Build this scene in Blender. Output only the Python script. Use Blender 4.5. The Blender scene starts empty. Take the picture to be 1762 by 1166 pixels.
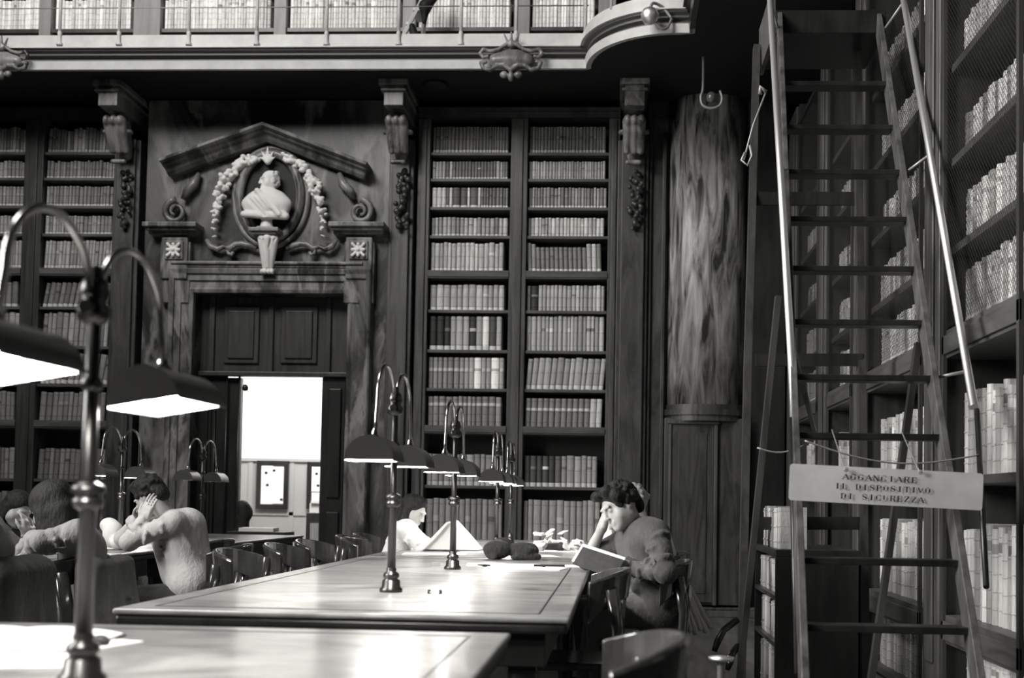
import bpy, math, random
import numpy as np
from mathutils import Vector, Matrix, noise
import openvdb
S = bpy.context.scene
C = S.collection
rnd = random.Random(7)
V = Vector
# ---------------------------------------------------------------- camera
F, PPX, PPY = 2000.0, 958.0, 781.0
CAM = V((0, 0, 1.14))
yaw, pitch, roll = math.atan(102/F), 0.0415, 0.0165
RM = Matrix.Rotation(yaw, 3, 'Z') @ Matrix.Rotation(math.pi/2+pitch, 3, 'X') @ Matrix.Rotation(roll, 3, 'Z')
cd = bpy.data.cameras.new('camera'); cam = bpy.data.objects.new('camera', cd); C.objects.link(cam)
cam.matrix_world = Matrix.Translation(CAM) @ RM.to_4x4()
cd.sensor_width = 36; cd.sensor_fit = 'HORIZONTAL'; cd.lens = F/1762*36
cd.shift_x = -(PPX-881)/1762; cd.shift_y = (PPY-583)/1762
cd.clip_start = 0.05; cd.clip_end = 60
cd.dof.use_dof = True; cd.dof.focus_distance = 6.8; cd.dof.aperture_fstop = 2.8
S.camera = cam
# ---------------------------------------------------------------- world, light, exposure
S.view_settings.view_transform = 'Standard'; S.view_settings.look = 'None'
S.view_settings.gamma = 1; S.view_settings.exposure = 0.0; S.view_settings.use_curve_mapping = False
w = bpy.data.worlds.new('world'); S.world = w; w.use_nodes = True
w.node_tree.nodes['Background'].inputs[0].default_value = (1, .99, .97, 1)
w.node_tree.nodes['Background'].inputs[1].default_value = 0.006
def area(name, loc, target, sx, sy, power, spread=180):
    l = bpy.data.lights.new(name, 'AREA'); l.shape = 'RECTANGLE'; l.size = sx; l.size_y = sy
    l.energy = power; l.color = (1, .985, .96); l.spread = math.radians(spread)
    o = bpy.data.objects.new(name, l); C.objects.link(o); o.location = loc
    o.rotation_euler = (V(target)-V(loc)).to_track_quat('-Z', 'Y').to_euler()
    return o
area('clerestory_daylight', (-5.5, 4.0, 9.5), (0.2, 12.0, 3.6), 5.0, 3.0, 850)
area('left_window_daylight', (-7.5, 1.5, 4.6), (1.8, 5.8, 1.9), 2.4, 3.4, 270, 80)
area('next_room_light', (-3.6, 13.6, 3.9), (-3.6, 15.6, 2.3), 1.6, 1.0, 260)
# ---------------------------------------------------------------- layout helpers (pixel + distance -> place in the room)
def ray(px, py):
    return RM @ V(((px-PPX)/F, -(py-PPY)/F, -1))
def W(px, py, Y):
    d = ray(px, py); return CAM + d*((Y-CAM.y)/d.y)
def WX(px, py, X):
    d = ray(px, py); return CAM + d*((X-CAM.x)/d.x)
def WZ(px, py, Z):
    d = ray(px, py); return CAM + d*((Z-CAM.z)/d.z)
# ---------------------------------------------------------------- mesh builder
class MB:
    def __init__(s): s.v = []; s.f = []; s.c = []; s.sm = []; s.mi = []
    def add(s, v, f, col=None, sm=False, mi=0):
        n = len(s.v); s.v += [tuple(p) for p in v]
        for i, q in enumerate(f):
            s.f.append([a+n for a in q]); s.c.append(col[i] if isinstance(col, list) else (col or 1.0))
            s.sm.append(sm); s.mi.append(mi)
        return s
    def box(s, a, b, M=None, mi=0, col=None):
        x0, x1 = sorted((a[0], b[0])); y0, y1 = sorted((a[1], b[1])); z0, z1 = sorted((a[2], b[2]))
        v = [V(p) for p in ((x0,y0,z0),(x1,y0,z0),(x1,y1,z0),(x0,y1,z0),(x0,y0,z1),(x1,y0,z1),(x1,y1,z1),(x0,y1,z1))]
        if M: v = [M @ p for p in v]
        return s.add(v, [(0,3,2,1),(4,5,6,7),(0,1,5,4),(1,2,6,5),(2,3,7,6),(3,0,4,7)], mi=mi, col=col)
    def bar(s, p, q, w, h, up=(0,0,1)):
        p, q = V(p), V(q); d = (q-p).normalized(); u = V(up); x = d.cross(u).normalized(); u = x.cross(d)
        v = [e + x*a*w/2 + u*b*h/2 for e in (p, q) for a, b in ((-1,-1),(1,-1),(1,1),(-1,1))]
        return s.add(v, [(3,2,1,0),(4,5,6,7),(0,1,5,4),(1,2,6,5),(2,3,7,6),(3,0,4,7)])
    def tube(s, pts, r, seg=10, cap=True, mi=0, flat=1.0):
        pts = [V(p) for p in pts]; n = len(pts); rs = r if isinstance(r, (list, tuple)) else [r]*n
        T = [(pts[min(i+1, n-1)]-pts[max(i-1, 0)]).normalized() for i in range(n)]
        u = T[0].orthogonal().normalized(); v = []
        for i in range(n):
            u = (u - T[i]*u.dot(T[i])).normalized(); w_ = T[i].cross(u)
            v += [pts[i] + (u*math.cos(a)*flat + w_*math.sin(a))*rs[i] for a in (2*math.pi*k/seg for k in range(seg))]
        f = [(i*seg+k, i*seg+(k+1)%seg, (i+1)*seg+(k+1)%seg, (i+1)*seg+k) for i in range(n-1) for k in range(seg)]
        s.add(v, f, sm=True, mi=mi)
        if cap:
            m = len(s.v)-len(v)
            for ring in (list(range(seg))[::-1], list(range((n-1)*seg, n*seg))):
                s.f.append([m+a for a in ring]); s.c.append(1.0); s.sm.append(False); s.mi.append(mi)
        return s
    def lathe(s, prof, loc=(0,0,0), seg=24, M=None, mi=0):
        loc = V(loc); v = []
        for r, z in prof:
            for k in range(seg):
                p = V((r*math.cos(2*math.pi*k/seg), r*math.sin(2*math.pi*k/seg), z)); v.append((M @ p if M else p)+loc)
        n = len(prof)
        f = [(i*seg+k, i*seg+(k+1)%seg, (i+1)*seg+(k+1)%seg, (i+1)*seg+k) for i in range(n-1) for k in range(seg)]
        return s.add(v, f, sm=True, mi=mi)
    def sweep(s, prof, path, side, close=True):
        """prof: (a, b) pairs, a along side(i), b along the second axis; path: points; side: per point (vecA, vecB)"""
        v = []; n = len(prof)
        for p, (A, B) in zip(path, side): v += [V(p)+A*a+B*b for a, b in prof]
        f = [(i*n+k, i*n+(k+1) % n, (i+1)*n+(k+1) % n, (i+1)*n+k) for i in range(len(path)-1) for k in range(n if close else n-1)]
        s.add(v, f)
        if close: s.add(v[:n], [tuple(range(n))[::-1]]); s.add(v[-n:], [tuple(range(n))])
        return s
    def prism(s, pts, d):
        n = len(pts); a = [V(p) for p in pts]; b = [p+V(d) for p in a]
        return s.add(a+b, [tuple(range(n))[::-1], tuple(range(n, 2*n))]+[(k, (k+1) % n, n+(k+1) % n, n+k) for k in range(n)])
    def build(s, name, mats, parent=None, bevel=0, loc=None, fix=True):
        me = bpy.data.meshes.new(name); me.from_pydata(s.v, [], s.f)
        for m in (mats if isinstance(mats, (list, tuple)) else [mats]): me.materials.append(m)
        me.polygons.foreach_set('use_smooth', s.sm); me.polygons.foreach_set('material_index', s.mi)
        if any(c != 1.0 for c in s.c):
            at = me.color_attributes.new('tone', 'FLOAT_COLOR', 'CORNER'); arr = []
            for poly, c in zip(s.f, s.c): arr += [c, c, c, 1.0]*len(poly)
            at.data.foreach_set('color', arr)
        me.validate(); me.update()
        if fix:
            import bmesh
            bm = bmesh.new(); bm.from_mesh(me); bmesh.ops.recalc_face_normals(bm, faces=bm.faces); bm.to_mesh(me); bm.free()
        o = bpy.data.objects.new(name, me); C.objects.link(o)
        if parent: o.parent = parent; o.matrix_parent_inverse = Matrix.Translation(-parent.location) if parent.location.length else Matrix()
        if bevel:
            b = o.modifiers.new('bevel', 'BEVEL'); b.width = bevel; b.segments = 3; b.limit_method = 'ANGLE'
        return o
def smooth(P, n=6):
    P = [V(p) for p in P]; Q = [P[0]*2-P[1]]+P+[P[-1]*2-P[-2]]; out = []
    for i in range(1, len(Q)-2):
        a, b, c, d = Q[i-1:i+3]
        for k in range(n):
            t = k/n; out.append(.5*((2*b)+(c-a)*t+(2*a-5*b+4*c-d)*t*t+(3*b-a-3*c+d)*t**3))
    return out+[P[-1]]
def tag(o, label=None, cat=None, group=None, kind=None):
    if label: o['label'] = label
    if cat: o['category'] = cat
    if group: o['group'] = group
    if kind: o['kind'] = kind
    return o
def empty(name, loc, label=None, cat=None, group=None, kind=None):
    o = bpy.data.objects.new(name, None); o.empty_display_size = .1; C.objects.link(o); o.location = loc
    return tag(o, label, cat, group, kind)
def kids(o): return [c for c in bpy.data.objects if c.parent == o]
def copy_tree(o, parent=None, kidmap=None):
    c = o.copy(); C.objects.link(c); c.parent = parent
    if parent: c.matrix_parent_inverse = o.matrix_parent_inverse.copy()
    for ch in kids(o): copy_tree(ch, c)
    return c
# ---------------------------------------------------------------- materials
def col(v): return (v, v*.99, v*.965, 1)
class NT:
    def __init__(s, name):
        s.m = bpy.data.materials.new(name); s.m.use_nodes = True; s.t = s.m.node_tree; s.b = s.t.nodes['Principled BSDF']
    def n(s, typ, **kw):
        nd = s.t.nodes.new(typ)
        for k, v in kw.items():
            if k in nd.inputs: nd.inputs[k].default_value = v
            else: setattr(nd, k, v)
        return nd
    def l(s, a, b): s.t.links.new(a, b)
def mat(name, v, rough=.5, metal=0, spec=.5, v2=None, scale=(4,4,4), detail=6, dist=0, bump=0, bscale=None, lo=.35, hi=.65, emis=0, coat=0, attr=False, sheen=0):
    k = NT(name); b = k.b
    b.inputs['Base Color'].default_value = col(v); b.inputs['Roughness'].default_value = rough
    b.inputs['Metallic'].default_value = metal; b.inputs['Specular IOR Level'].default_value = spec
    b.inputs['Coat Weight'].default_value = coat; b.inputs['Coat Roughness'].default_value = .15
    if sheen: b.inputs['Sheen Weight'].default_value = sheen
    if emis: b.inputs['Emission Color'].default_value = (1, .98, .94, 1); b.inputs['Emission Strength'].default_value = emis
    fac = None
    if v2 is not None or bump:
        tc = k.n('ShaderNodeTexCoord'); mp = k.n('ShaderNodeMapping'); mp.inputs['Scale'].default_value = scale
        k.l(tc.outputs['Object'], mp.inputs['Vector'])
        nz = k.n('ShaderNodeTexNoise', Scale=1.0, Detail=detail, Roughness=.6, Distortion=dist); k.l(mp.outputs[0], nz.inputs['Vector'])
        if v2 is not None:
            r = k.n('ShaderNodeValToRGB'); e = r.color_ramp.elements; e[0].position = lo; e[1].position = hi
            e[0].color = col(v); e[1].color = col(v2); k.l(nz.outputs['Fac'], r.inputs[0]); fac = r.outputs[0]
            k.l(fac, b.inputs['Base Color'])
        if bump:
            bp = k.n('ShaderNodeBump', Strength=bump, Distance=.01)
            src = nz
            if bscale:
                mp2 = k.n('ShaderNodeMapping'); mp2.inputs['Scale'].default_value = bscale; k.l(tc.outputs['Object'], mp2.inputs['Vector'])
                src = k.n('ShaderNodeTexNoise', Scale=1.0, Detail=5, Roughness=.6); k.l(mp2.outputs[0], src.inputs['Vector'])
            k.l(src.outputs['Fac'], bp.inputs['Height']); k.l(bp.outputs[0], b.inputs['Normal'])
    if attr:
        a = k.n('ShaderNodeAttribute', attribute_name='tone'); mx = k.n('ShaderNodeMix', data_type='RGBA', blend_type='MULTIPLY'); mx.inputs[0].default_value = 1
        k.l(a.outputs['Color'], mx.inputs[6])
        if fac: k.l(fac, mx.inputs[7])
        else: mx.inputs[7].default_value = col(v)
        k.l(mx.outputs[2], b.inputs['Base Color'])
    return k.m
def veined(name, base, vein, mid, scale=1.4, rough=.35):
    k = NT(name); tc = k.n('ShaderNodeTexCoord')
    mp = k.n('ShaderNodeMapping'); mp.inputs['Rotation'].default_value = (0, .7, 0); mp.inputs['Scale'].default_value = (scale*1.6, scale, scale*.55); k.l(tc.outputs['Object'], mp.inputs[0])
    n1 = k.n('ShaderNodeTexNoise', Scale=1.0, Detail=9, Roughness=.62, Distortion=1.6); k.l(mp.outputs[0], n1.inputs['Vector'])
    n2 = k.n('ShaderNodeTexNoise', Scale=1.1, Detail=6, Roughness=.55, Distortion=.5); k.l(mp.outputs[0], n2.inputs['Vector'])
    r1 = k.n('ShaderNodeValToRGB'); e = r1.color_ramp.elements; e[0].position = .42; e[0].color = col(base); e[1].position = .66; e[1].color = col(mid)
    k.l(n1.outputs['Fac'], r1.inputs[0])
    r2 = k.n('ShaderNodeValToRGB'); e = r2.color_ramp.elements; e[0].position = .45; e[0].color = (0,0,0,1); e[1].position = .5; e[1].color = (.75,.75,.75,1)
    x = r2.color_ramp.elements.new(.56); x.color = (0,0,0,1)
    k.l(n2.outputs['Fac'], r2.inputs[0])
    mx = k.n('ShaderNodeMix', data_type='RGBA'); k.l(r2.outputs[0], mx.inputs[0]); k.l(r1.outputs[0], mx.inputs[6]); mx.inputs[7].default_value = col(vein)
    k.l(mx.outputs[2], k.b.inputs['Base Color']); k.b.inputs['Roughness'].default_value = rough
    return k.m
M = dict(
 wood=mat('dark_walnut', .018, .38, v2=.06, scale=(14,14,1.2), dist=.6, bump=.12, lo=.3, hi=.75),
 woodmid=mat('worn_walnut', .022, .42, v2=.11, scale=(16,16,1.4), dist=.8, bump=.15, lo=.3, hi=.72),
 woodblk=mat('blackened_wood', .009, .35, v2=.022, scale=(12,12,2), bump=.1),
 shelf=mat('shelf_board', .035, .45, v2=.1, scale=(3,14,14), dist=.5, bump=.1, lo=.3, hi=.72),
 shelfy=mat('shelf_board_long', .04, .45, v2=.1, scale=(14,2.5,14), dist=.5, bump=.1, lo=.3, hi=.72),
 dark=mat('case_back', .012, .7), table=mat('table_varnish', .12, .3, v2=.36, scale=(2.2,4,5), dist=1.4, bump=.03, lo=.33, hi=.66, coat=.35),
 tabledge=mat('table_edge', .07, .3, v2=.12, scale=(3,3,3), coat=.4),
 burl=mat('burled_wood', .025, .4, v2=.5, scale=(9,9,1.2), detail=10, dist=1.4, bump=.15, lo=.38, hi=.72),
 burl2=mat('burled_panel', .02, .42, v2=.085, scale=(8,8,1.3), detail=8, dist=1.6, bump=.1, lo=.35, hi=.75),
 marble=veined('dark_marble', .012, .22, .12, 1.1), marble2=veined('grey_marble', .035, .3, .22, 1.5),
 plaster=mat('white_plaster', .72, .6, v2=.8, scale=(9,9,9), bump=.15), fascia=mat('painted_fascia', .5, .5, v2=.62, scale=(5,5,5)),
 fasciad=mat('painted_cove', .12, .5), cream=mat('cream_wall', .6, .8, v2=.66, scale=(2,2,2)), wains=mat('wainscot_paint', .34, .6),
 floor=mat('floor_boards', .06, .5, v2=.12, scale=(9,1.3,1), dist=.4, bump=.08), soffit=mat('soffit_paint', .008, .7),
 brass=mat('dark_bronze', .07, .33, metal=.9), chrome=mat('polished_steel', .9, .46, metal=1), iron=mat('painted_iron', .3, .45, metal=.4),
 enamel=mat('enamel_shade', .04, .32, spec=.6), enamelin=mat('enamel_white', .85, .5), bulb=mat('glowing_bulb', .9, .5, emis=520),
 paper=mat('white_paper', .82, .8), book=mat('book_cloth', 1.6, .6, v2=1.05, scale=(30,30,7), attr=True, bump=.35, bscale=(60,60,40), lo=.3, hi=.7),
 skin=mat('skin', .42, .5, v2=.47, scale=(40,40,40)), hair=mat('dark_hair', .008, .6, spec=.3, v2=.025, scale=(70,70,25), bump=1.0), hairl=mat('light_hair', .2, .5, v2=.35, scale=(60,60,20), bump=.5),
 leather=mat('dark_leather', .012, .6, spec=.25, v2=.025, scale=(20,20,20), bump=.3), ladwood=mat('ladder_wood', .045, .3, v2=.12, scale=(14,14,3), coat=.3), sign=mat('sign_plate', .5, .6, v2=.62, scale=(6,6,6)), ink=mat('sign_ink', .012, .6),
 wire=mat('wire_mesh', .05, .5, metal=.5), glass=mat('dark_glass', .1, .08, spec=.8), gal=mat('gallery_wood', .22, .5, v2=.32, scale=(12,12,1.2), dist=.5),
)
def cloth(name, v, v2=None, bump=.5, rough=.85):
    m = mat(name, v, rough, v2=v2 or v*1.15, scale=(7,7,3), bump=bump, bscale=(14,14,8), sheen=.1)
    [setattr(n.inputs['Distance'], 'default_value', .035) for n in m.node_tree.nodes if n.type == 'BUMP']; return m
# ---------------------------------------------------------------- room shell
YB = 12.1                                                      # face of the fitted bookcases on the back wall
def struct(name, mb, m, **k):
    return tag(mb.build(name, m, **k), kind='structure')
dl, dr, dt = W(330, 700, 12.2).x, W(596, 700, 12.2).x, W(463, 505, 12.2).z
struct('floor', MB().box((-9, -1, -.05), (3, 17, 0)), M['floor'])
wb = MB().box((-9, 12.45, 0), (dl, 12.6, 8.6)).box((dr, 12.45, 0), (2.4, 12.6, 8.6)).box((dl, 12.45, dt), (dr, 12.6, 8.6))
struct('wall_back', wb, M['woodblk'])
struct('wall_right', MB().box((2.25, -1, 0), (2.4, 12.45, 8.6)), M['woodblk'])
# room seen through the door
yr = 15.6
struct('wall_next_room', MB().box((-7, yr, 0), (0, yr+.1, 4.2)), M['cream'])
struct('wall_next_room_left', MB().box((-5.6, 12.6, 0), (-5.5, yr, 4.2)), M['cream'])
struct('wall_next_room_right', MB().box((-1.6, 12.6, 0), (-1.5, yr, 4.2)), M['cream'])
struct('ceiling_next_room', MB().box((-5.6, 12.6, 4.2), (-1.5, yr, 4.3)), M['cream'])
zw = W(470, 790, yr).z
wn = MB().box((-5.5, yr-.03, 0), (-1.6, yr, zw)).box((-5.5, yr-.06, zw-.03), (-1.6, yr, zw+.01)).box((-5.5, yr-.045, W(470, 880, yr).z), (-1.6, yr, W(470, 886, yr).z))
for px in (432, 503): x = W(px, 850, yr).x; wn.box((x-.03, yr-.045, 0), (x+.03, yr, zw))
struct('trim_1', wn, M['wains'])
# gallery: slab with moulded edge along back wall, a rounded corner, and along the right wall
XG, YG = .62, 11.2
zg0 = W(500, 120, YG).z; zg1 = W(500, 62, YG).z
path, side = [], []
def addp(x, y, nx, ny): path.append((x, y, zg0)); side.append((V((nx, ny, 0)), V((0, 0, 1))))
xa = W(1012, 100, YG).x; rx, ry = XG-.12-xa, .85
addp(-9, YG, 0, -1); addp(xa-.02, YG, 0, -1)
for k in range(17):
    a = math.pi/2*k/16; x, y = xa+rx*(1-math.cos(a)), YG-ry*math.sin(a); n = V((-math.cos(a)/rx, -math.sin(a)/ry, 0)).normalized(); addp(x, y, n.x, n.y)
addp(XG, YG-ry, -.7, -1); addp(XG, YG-ry-.1, -1, 0); addp(XG, 0, -1, 0)
h = zg1-zg0
def z_(py): return W(500, py, YG).z-zg0
band = [(-.03, .002), (.02, 0), (.03, z_(106)), (-.03, z_(106))]
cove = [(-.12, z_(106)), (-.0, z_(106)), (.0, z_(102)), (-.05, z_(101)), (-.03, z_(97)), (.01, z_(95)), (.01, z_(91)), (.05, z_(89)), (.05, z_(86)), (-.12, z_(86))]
top = [(-.12, z_(86)), (.08, z_(86)), (.08, z_(84)), (.04, z_(83)), (.04, h), (-.12, h)]
g = empty('trim_2', (-2, YG, zg0), kind='structure')
nc = len(path)-2
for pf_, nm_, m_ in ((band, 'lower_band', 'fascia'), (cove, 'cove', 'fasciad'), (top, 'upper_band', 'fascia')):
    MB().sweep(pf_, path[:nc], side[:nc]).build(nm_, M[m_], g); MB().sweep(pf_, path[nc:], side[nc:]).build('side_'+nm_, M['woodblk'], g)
sl = [(p[0]-s_[0].x*-.25, p[1]-s_[0].y*-.25) for p, s_ in zip(path, side)]
inn = [(p[0]-s_[0].x*.035, p[1]-s_[0].y*.035, zg0+.001) for p, s_ in zip(path[1:-3], side[1:-3])]
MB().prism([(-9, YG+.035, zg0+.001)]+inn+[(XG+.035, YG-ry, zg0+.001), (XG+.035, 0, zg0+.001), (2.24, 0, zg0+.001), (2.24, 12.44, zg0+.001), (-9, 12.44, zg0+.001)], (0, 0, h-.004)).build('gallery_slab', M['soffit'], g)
# ---------------------------------------------------------------- fitted bookcases on the back wall
ZR = [W(810, y, YB).z for y in (262, 307, 356, 405, 466, 533, 601.6, 668, 732.4, 835, 945)]   # book bottoms
ZT = [W(810, y, YB).z for y in (216, 275, 320, 372, 415, 488, 541, 612, 681, 780, 857)]        # book tops
def bookcase(name, label, posts, rail, x0, x1, ztop, post_mat):
    r = empty(name, ((x0+x1)/2, YB, 0), label, 'bookcase')
    for a, b in posts:
        m = MB().box((a, YB-.03, 0), (b, YB+.3, ztop)); c = (a+b)/2; wd = b-a
        m.box((a+wd*.28, YB-.05, .2), (b-wd*.28, YB-.03, ztop-.02)); m.build('upright', post_mat, r, bevel=.006)
    MB().box((x0, YB+.33, 0), (x1, YB+.35, ztop)).build('back_panel', M['dark'], r)
    for i in range(len(posts)-1):
        a, b = posts[i][1], posts[i+1][0]
        for j, z in enumerate(ZR):
            if j in (4, 8): MB().box((a, YB-.035, z-.085), (b, YB+.33, z)).box((a, YB-.045, z-.07), (b, YB-.03, z-.015)).build('rail', M['shelf'], r, bevel=.004)
            else: MB().box((a, YB, z-.032), (b, YB+.33, z)).build('shelf', M['shelf'], r, bevel=.004)
    MB().box((x0, YB-.06, ztop), (x1, YB+.35, ztop+.1)).box((x0, YB-.08, ztop+.06), (x1, YB, ztop+.1)).build('cornice', M['wood'], r)
    MB().box((x0, YB-.04, 0), (x1, YB+.33, .14)).build('plinth', M['wood'], r)
    return r
def px2x(px, py=470): return W(px, py, YB).x
ztop = W(810, 205, YB).z
cp = [(px2x(716), px2x(737)), (px2x(876), px2x(905)), (px2x(1045), px2x(1064))]
bookcase('central_bookcase', 'tall built-in dark wooden bookcase of two bays between the portal and the rounded panel', cp, 0, cp[0][0], cp[-1][1], ztop, M['woodmid'])
lp = [(px2x(-165), px2x(-140)), (px2x(38), px2x(70)), (px2x(195), px2x(212))]
bookcase('left_bookcase', 'tall built-in dark bookcase at the left, partly cut by the photo edge', lp, 0, lp[0][0], lp[-1][1], ztop, M['wood'])
# ---------------------------------------------------------------- books
ORD = 'zeroth first second third fourth fifth sixth seventh eighth ninth tenth eleventh twelfth thirteenth fourteenth fifteenth sixteenth seventeenth eighteenth nineteenth twentieth'.split()
def ordn(i):
    if i <= 20: return ORD[i]
    t = {2: 'twenty', 3: 'thirty', 4: 'forty', 5: 'fifty'}[i//10]
    return {2: 'twentieth', 3: 'thirtieth', 4: 'fortieth', 5: 'fiftieth'}[i//10] if i % 10 == 0 else t+'-'+ORD[i % 10]
def book_geo(w, h, d, tone, bands=4, foot=None, cap=None, pages=.6):
    """spine towards -y at y=0, thickness along x, height z"""
    lv = [(0, 0, tone)]
    if foot: lv += [(.0, 0, foot), (h*.02, 0, foot), (h*.13, 0, foot), (h*.135, 0, tone)]
    for i in range(bands):
        z = h*(.16+.74*i/max(1, bands-1)); t = tone*.8
        lv += [(z-.005, 0, tone), (z-.003, .0035, t), (z+.003, .0035, t), (z+.005, 0, tone)]
        if cap and i == bands-2: lv += [(z+.012, 0, cap), (z+h*.13, 0, cap)]
    if cap and cap > tone*1.5: pass
    lv.append((h, 0, tone)); lv.sort(key=lambda q: q[0])
    n = 7; v = []; cr = min(.02, w*.45)
    for z, o, t in lv:
        for k in range(n):
            a = math.pi*k/(n-1); x = -math.cos(a)*w/2*1.0; v.append((x, cr*(1-math.sin(a))-o*math.sin(a), z))
        v += [(w/2, d, z), (-w/2, d, z)]
    m = n+2; f = []; c = []
    for i in range(len(lv)-1):
        for k in range(m):
            f.append((i*m+k, i*m+(k+1) % m, (i+1)*m+(k+1) % m, (i+1)*m+k)); c.append(lv[i+1][2] if lv[i+1][2] == lv[i][2] else tone)
    f.append(tuple(range(m))[::-1]); c.append(tone*.5); b = (len(lv)-1)*m
    # cover rim and page block on top
    f.append(tuple(b+k for k in range(m))); c.append(pages*.7)
    return v, f, c
STUFF = MB(); NB = {'n': 0}
def fill(a, b, z, ztop_, wm, tones, place, depth=.22, lean=0, single=None, bands=3, foot=None, hvar=.06, cap=None, seq=None, group=None, gaps=(), lab_=.18):
    """row of books from a to b; place(s) -> matrix for position s along the row"""
    s = a; i = 0
    while True:
        wd = wm*rnd.uniform(.75, 1.3); t = rnd.choice(tones)*rnd.uniform(.78, 1.18); hh = (ztop_-z)*rnd.uniform(1-hvar, 1.0); ft = foot; cp_ = cap if cap else (t*rnd.choice((.35, .5, 1.5)) if rnd.random() < lab_ else None)
        if seq and i < len(seq): t, wk = seq[i][:2]; wd = wm*wk; hh = (ztop_-z)*(seq[i][2] if len(seq[i]) > 2 else .96)
        if s+wd > b: break
        if any(g0 < s+wd/2 < g1 for g0, g1 in gaps): s += wd; continue
        i += 1; hh -= abs(lean)*wd*.6
        v, f, c = book_geo(wd*.93, hh, depth*rnd.uniform(.85, 1), t, bands, ft, cp_)
        Mx = place(s+wd/2) @ Matrix.Translation((0, rnd.uniform(0, .015), abs(lean)*1.1*wd/2)) @ Matrix.Rotation(lean*rnd.uniform(.9, 1.1) if lean else 0, 4, 'Y')
        v = [Mx @ V(p) for p in v]
        if single:
            o_ = MB().add(v, f, c); c0 = Mx.translation
            o_.v = [tuple(V(p)-c0) for p in o_.v]
            ob = o_.build('book', M['book'], fix=False); ob.location = c0
            look = 'white' if t > .6 else 'pale vellum' if t > .36 else 'grey' if t > .2 else 'dark leather' if t > .08 else 'black'
            tag(ob, single.format(look=look, n=ordn(i)), 'book', group); NB['n'] += 1
        else: STUFF.add(v, f, c, sm=False)
        s += wd
def onback(z): return lambda s: Matrix.Translation((s, YB+.03, z))
bays = [(cp[0][1]+.015, cp[1][0]-.01), (cp[1][1]+.01, cp[2][0]-.015)]
PX = 1/165
rowspec = {  # row: (width px, tones, kwargs) for left and right bay
 0: [(5.5, [.16,.18], dict(foot=.5, hvar=.02)), (5.5, [.14,.16], dict(foot=.42, hvar=.02))],
 1: [(5.5, [.15,.3], dict(foot=.5, seq=[(.4,1),(.42,1),(.3,1.2),(.35,1),(.1,1.3),(.4,1)]+[(.13,1)]*13)), (4.6, [.3,.36], dict(foot=.36))],
 2: [(5.5, [.12,.15], dict(foot=.55, seq=[(.5,1.6),(.48,1.6),(.46,1.4),(.1,1),(.5,1),(.07,2.5),(.07,2.3),(.6,.8),(.08,2.6),(.6,.8)])), (5.5, [.13,.2,.28], dict(foot=.5))],
 3: [(7, [.32,.4,.2], dict(foot=.55)), (6, [.36,.42,.48], dict(foot=.5))],
 4: [(8, [.4,.48,.36], dict(foot=.55)), (8, [.16,.22], dict(foot=.5, lean=-.04, seq=[(.35,1,.98),(.22,1,.95)]+[(.16,1,.84)]*11+[(.3,1.1),(.42,1.1),(.16,1),(.45,1.1),(.5,1.2)]))],
 5: [(11, [.34,.3,.38], dict(foot=.55, hvar=.03)), (6.8, [.3,.36,.4], dict(seq=[(.25,1),(.02,2)], hvar=.03))],
 6: [(11, [.3,.36], dict(foot=.5, seq=[(.02,1.2),(.02,1.2),(.02,1),(.3,.9),(.36,1.1),(.34,1),(.03,1.1),(.3,1),(.7,1.1),(.06,1.1),(.34,.9),(.3,.9)])), (7.2, [.3,.38,.34], dict(hvar=.03))],
 7: [(8.5, [.22,.28,.2], dict(cap=.4, seq=[(.2,1),(.24,1),(.2,1),(.22,1),(.16,1.2),(.2,1.2),(.24,1),(.3,1),(.34,1),(.8,1.5),(.3,1),(.26,1),(.82,1.7),(.3,1)])), (10, [.3,.34,.26], dict(lean=.09, foot=.45))],
 8: [(9.5, [.17,.2], dict(cap=.42, bands=4, hvar=.02)), (10, [.14,.18], dict(cap=.42, lean=.03, seq=[(.15,1),(.15,1.1),(.17,1),(.14,1),(.16,1),(.15,1.1),(.17,1),(.14,1),(.16,1),(.15,1),(.15,1),(.4,1.1),(.42,1),(.4,1),(.42,1)]))],
 9: [(10.5, [.3,.36,.24], dict(hvar=.04, foot=.4)), (11, [.3,.36], dict(foot=.45, seq=[(.05,1),(.06,1),(.05,.9),(.06,1),(.04,1),(.1,1)]))],
 10: [(11, [.3,.34,.24], dict(hvar=.03, foot=.4)), (11, [.28,.34,.24], dict(hvar=.03, foot=.4))],
}
for r_ in range(11):
    for bi, (wpx, tones, kw) in enumerate(rowspec[r_]):
        kw = dict(kw); a, b = bays[bi]
        if r_ >= 5:
            sh = ordn(r_+1)
            kw['single'] = '{look} book, {n} from left on the '+sh+' shelf of the central bookcase\'s '+('left' if bi == 0 else 'right')+' bay'
            kw['group'] = 'books on the '+sh+' shelf of the central bookcase, '+('left' if bi == 0 else 'right')+' bay'
        fill(a, b, ZR[r_]+.001, ZT[r_], wpx*PX, tones, onback(ZR[r_]+.001), **kw)
lbays = [(lp[0][1]+.02, lp[1][0]-.01), (lp[1][1]+.01, lp[2][0]-.015)]
ltone = [[.1,.14,.3],[.12,.2],[.1,.14],[.14,.2],[.16,.22],[.08,.1],[.12,.18],[.08,.12],[.1,.14],[.08,.12],[.08,.1]]
for r_ in range(11):
    for bi in range(2):
        a, b = lbays[bi]
        fill(a, b, ZR[r_]+.001, ZT[r_], (6 if r_ < 5 else 9.5)*PX, [t*1.3 for t in ltone[r_]], onback(ZR[r_]+.001), foot=.4 if r_ in (0,1,2,3,4,5,7) else None, hvar=.16 if r_ < 2 else .05, lean=(.16 if r_ in (5, 7) else .02 if r_ < 4 else .05) if bi else 0)
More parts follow.
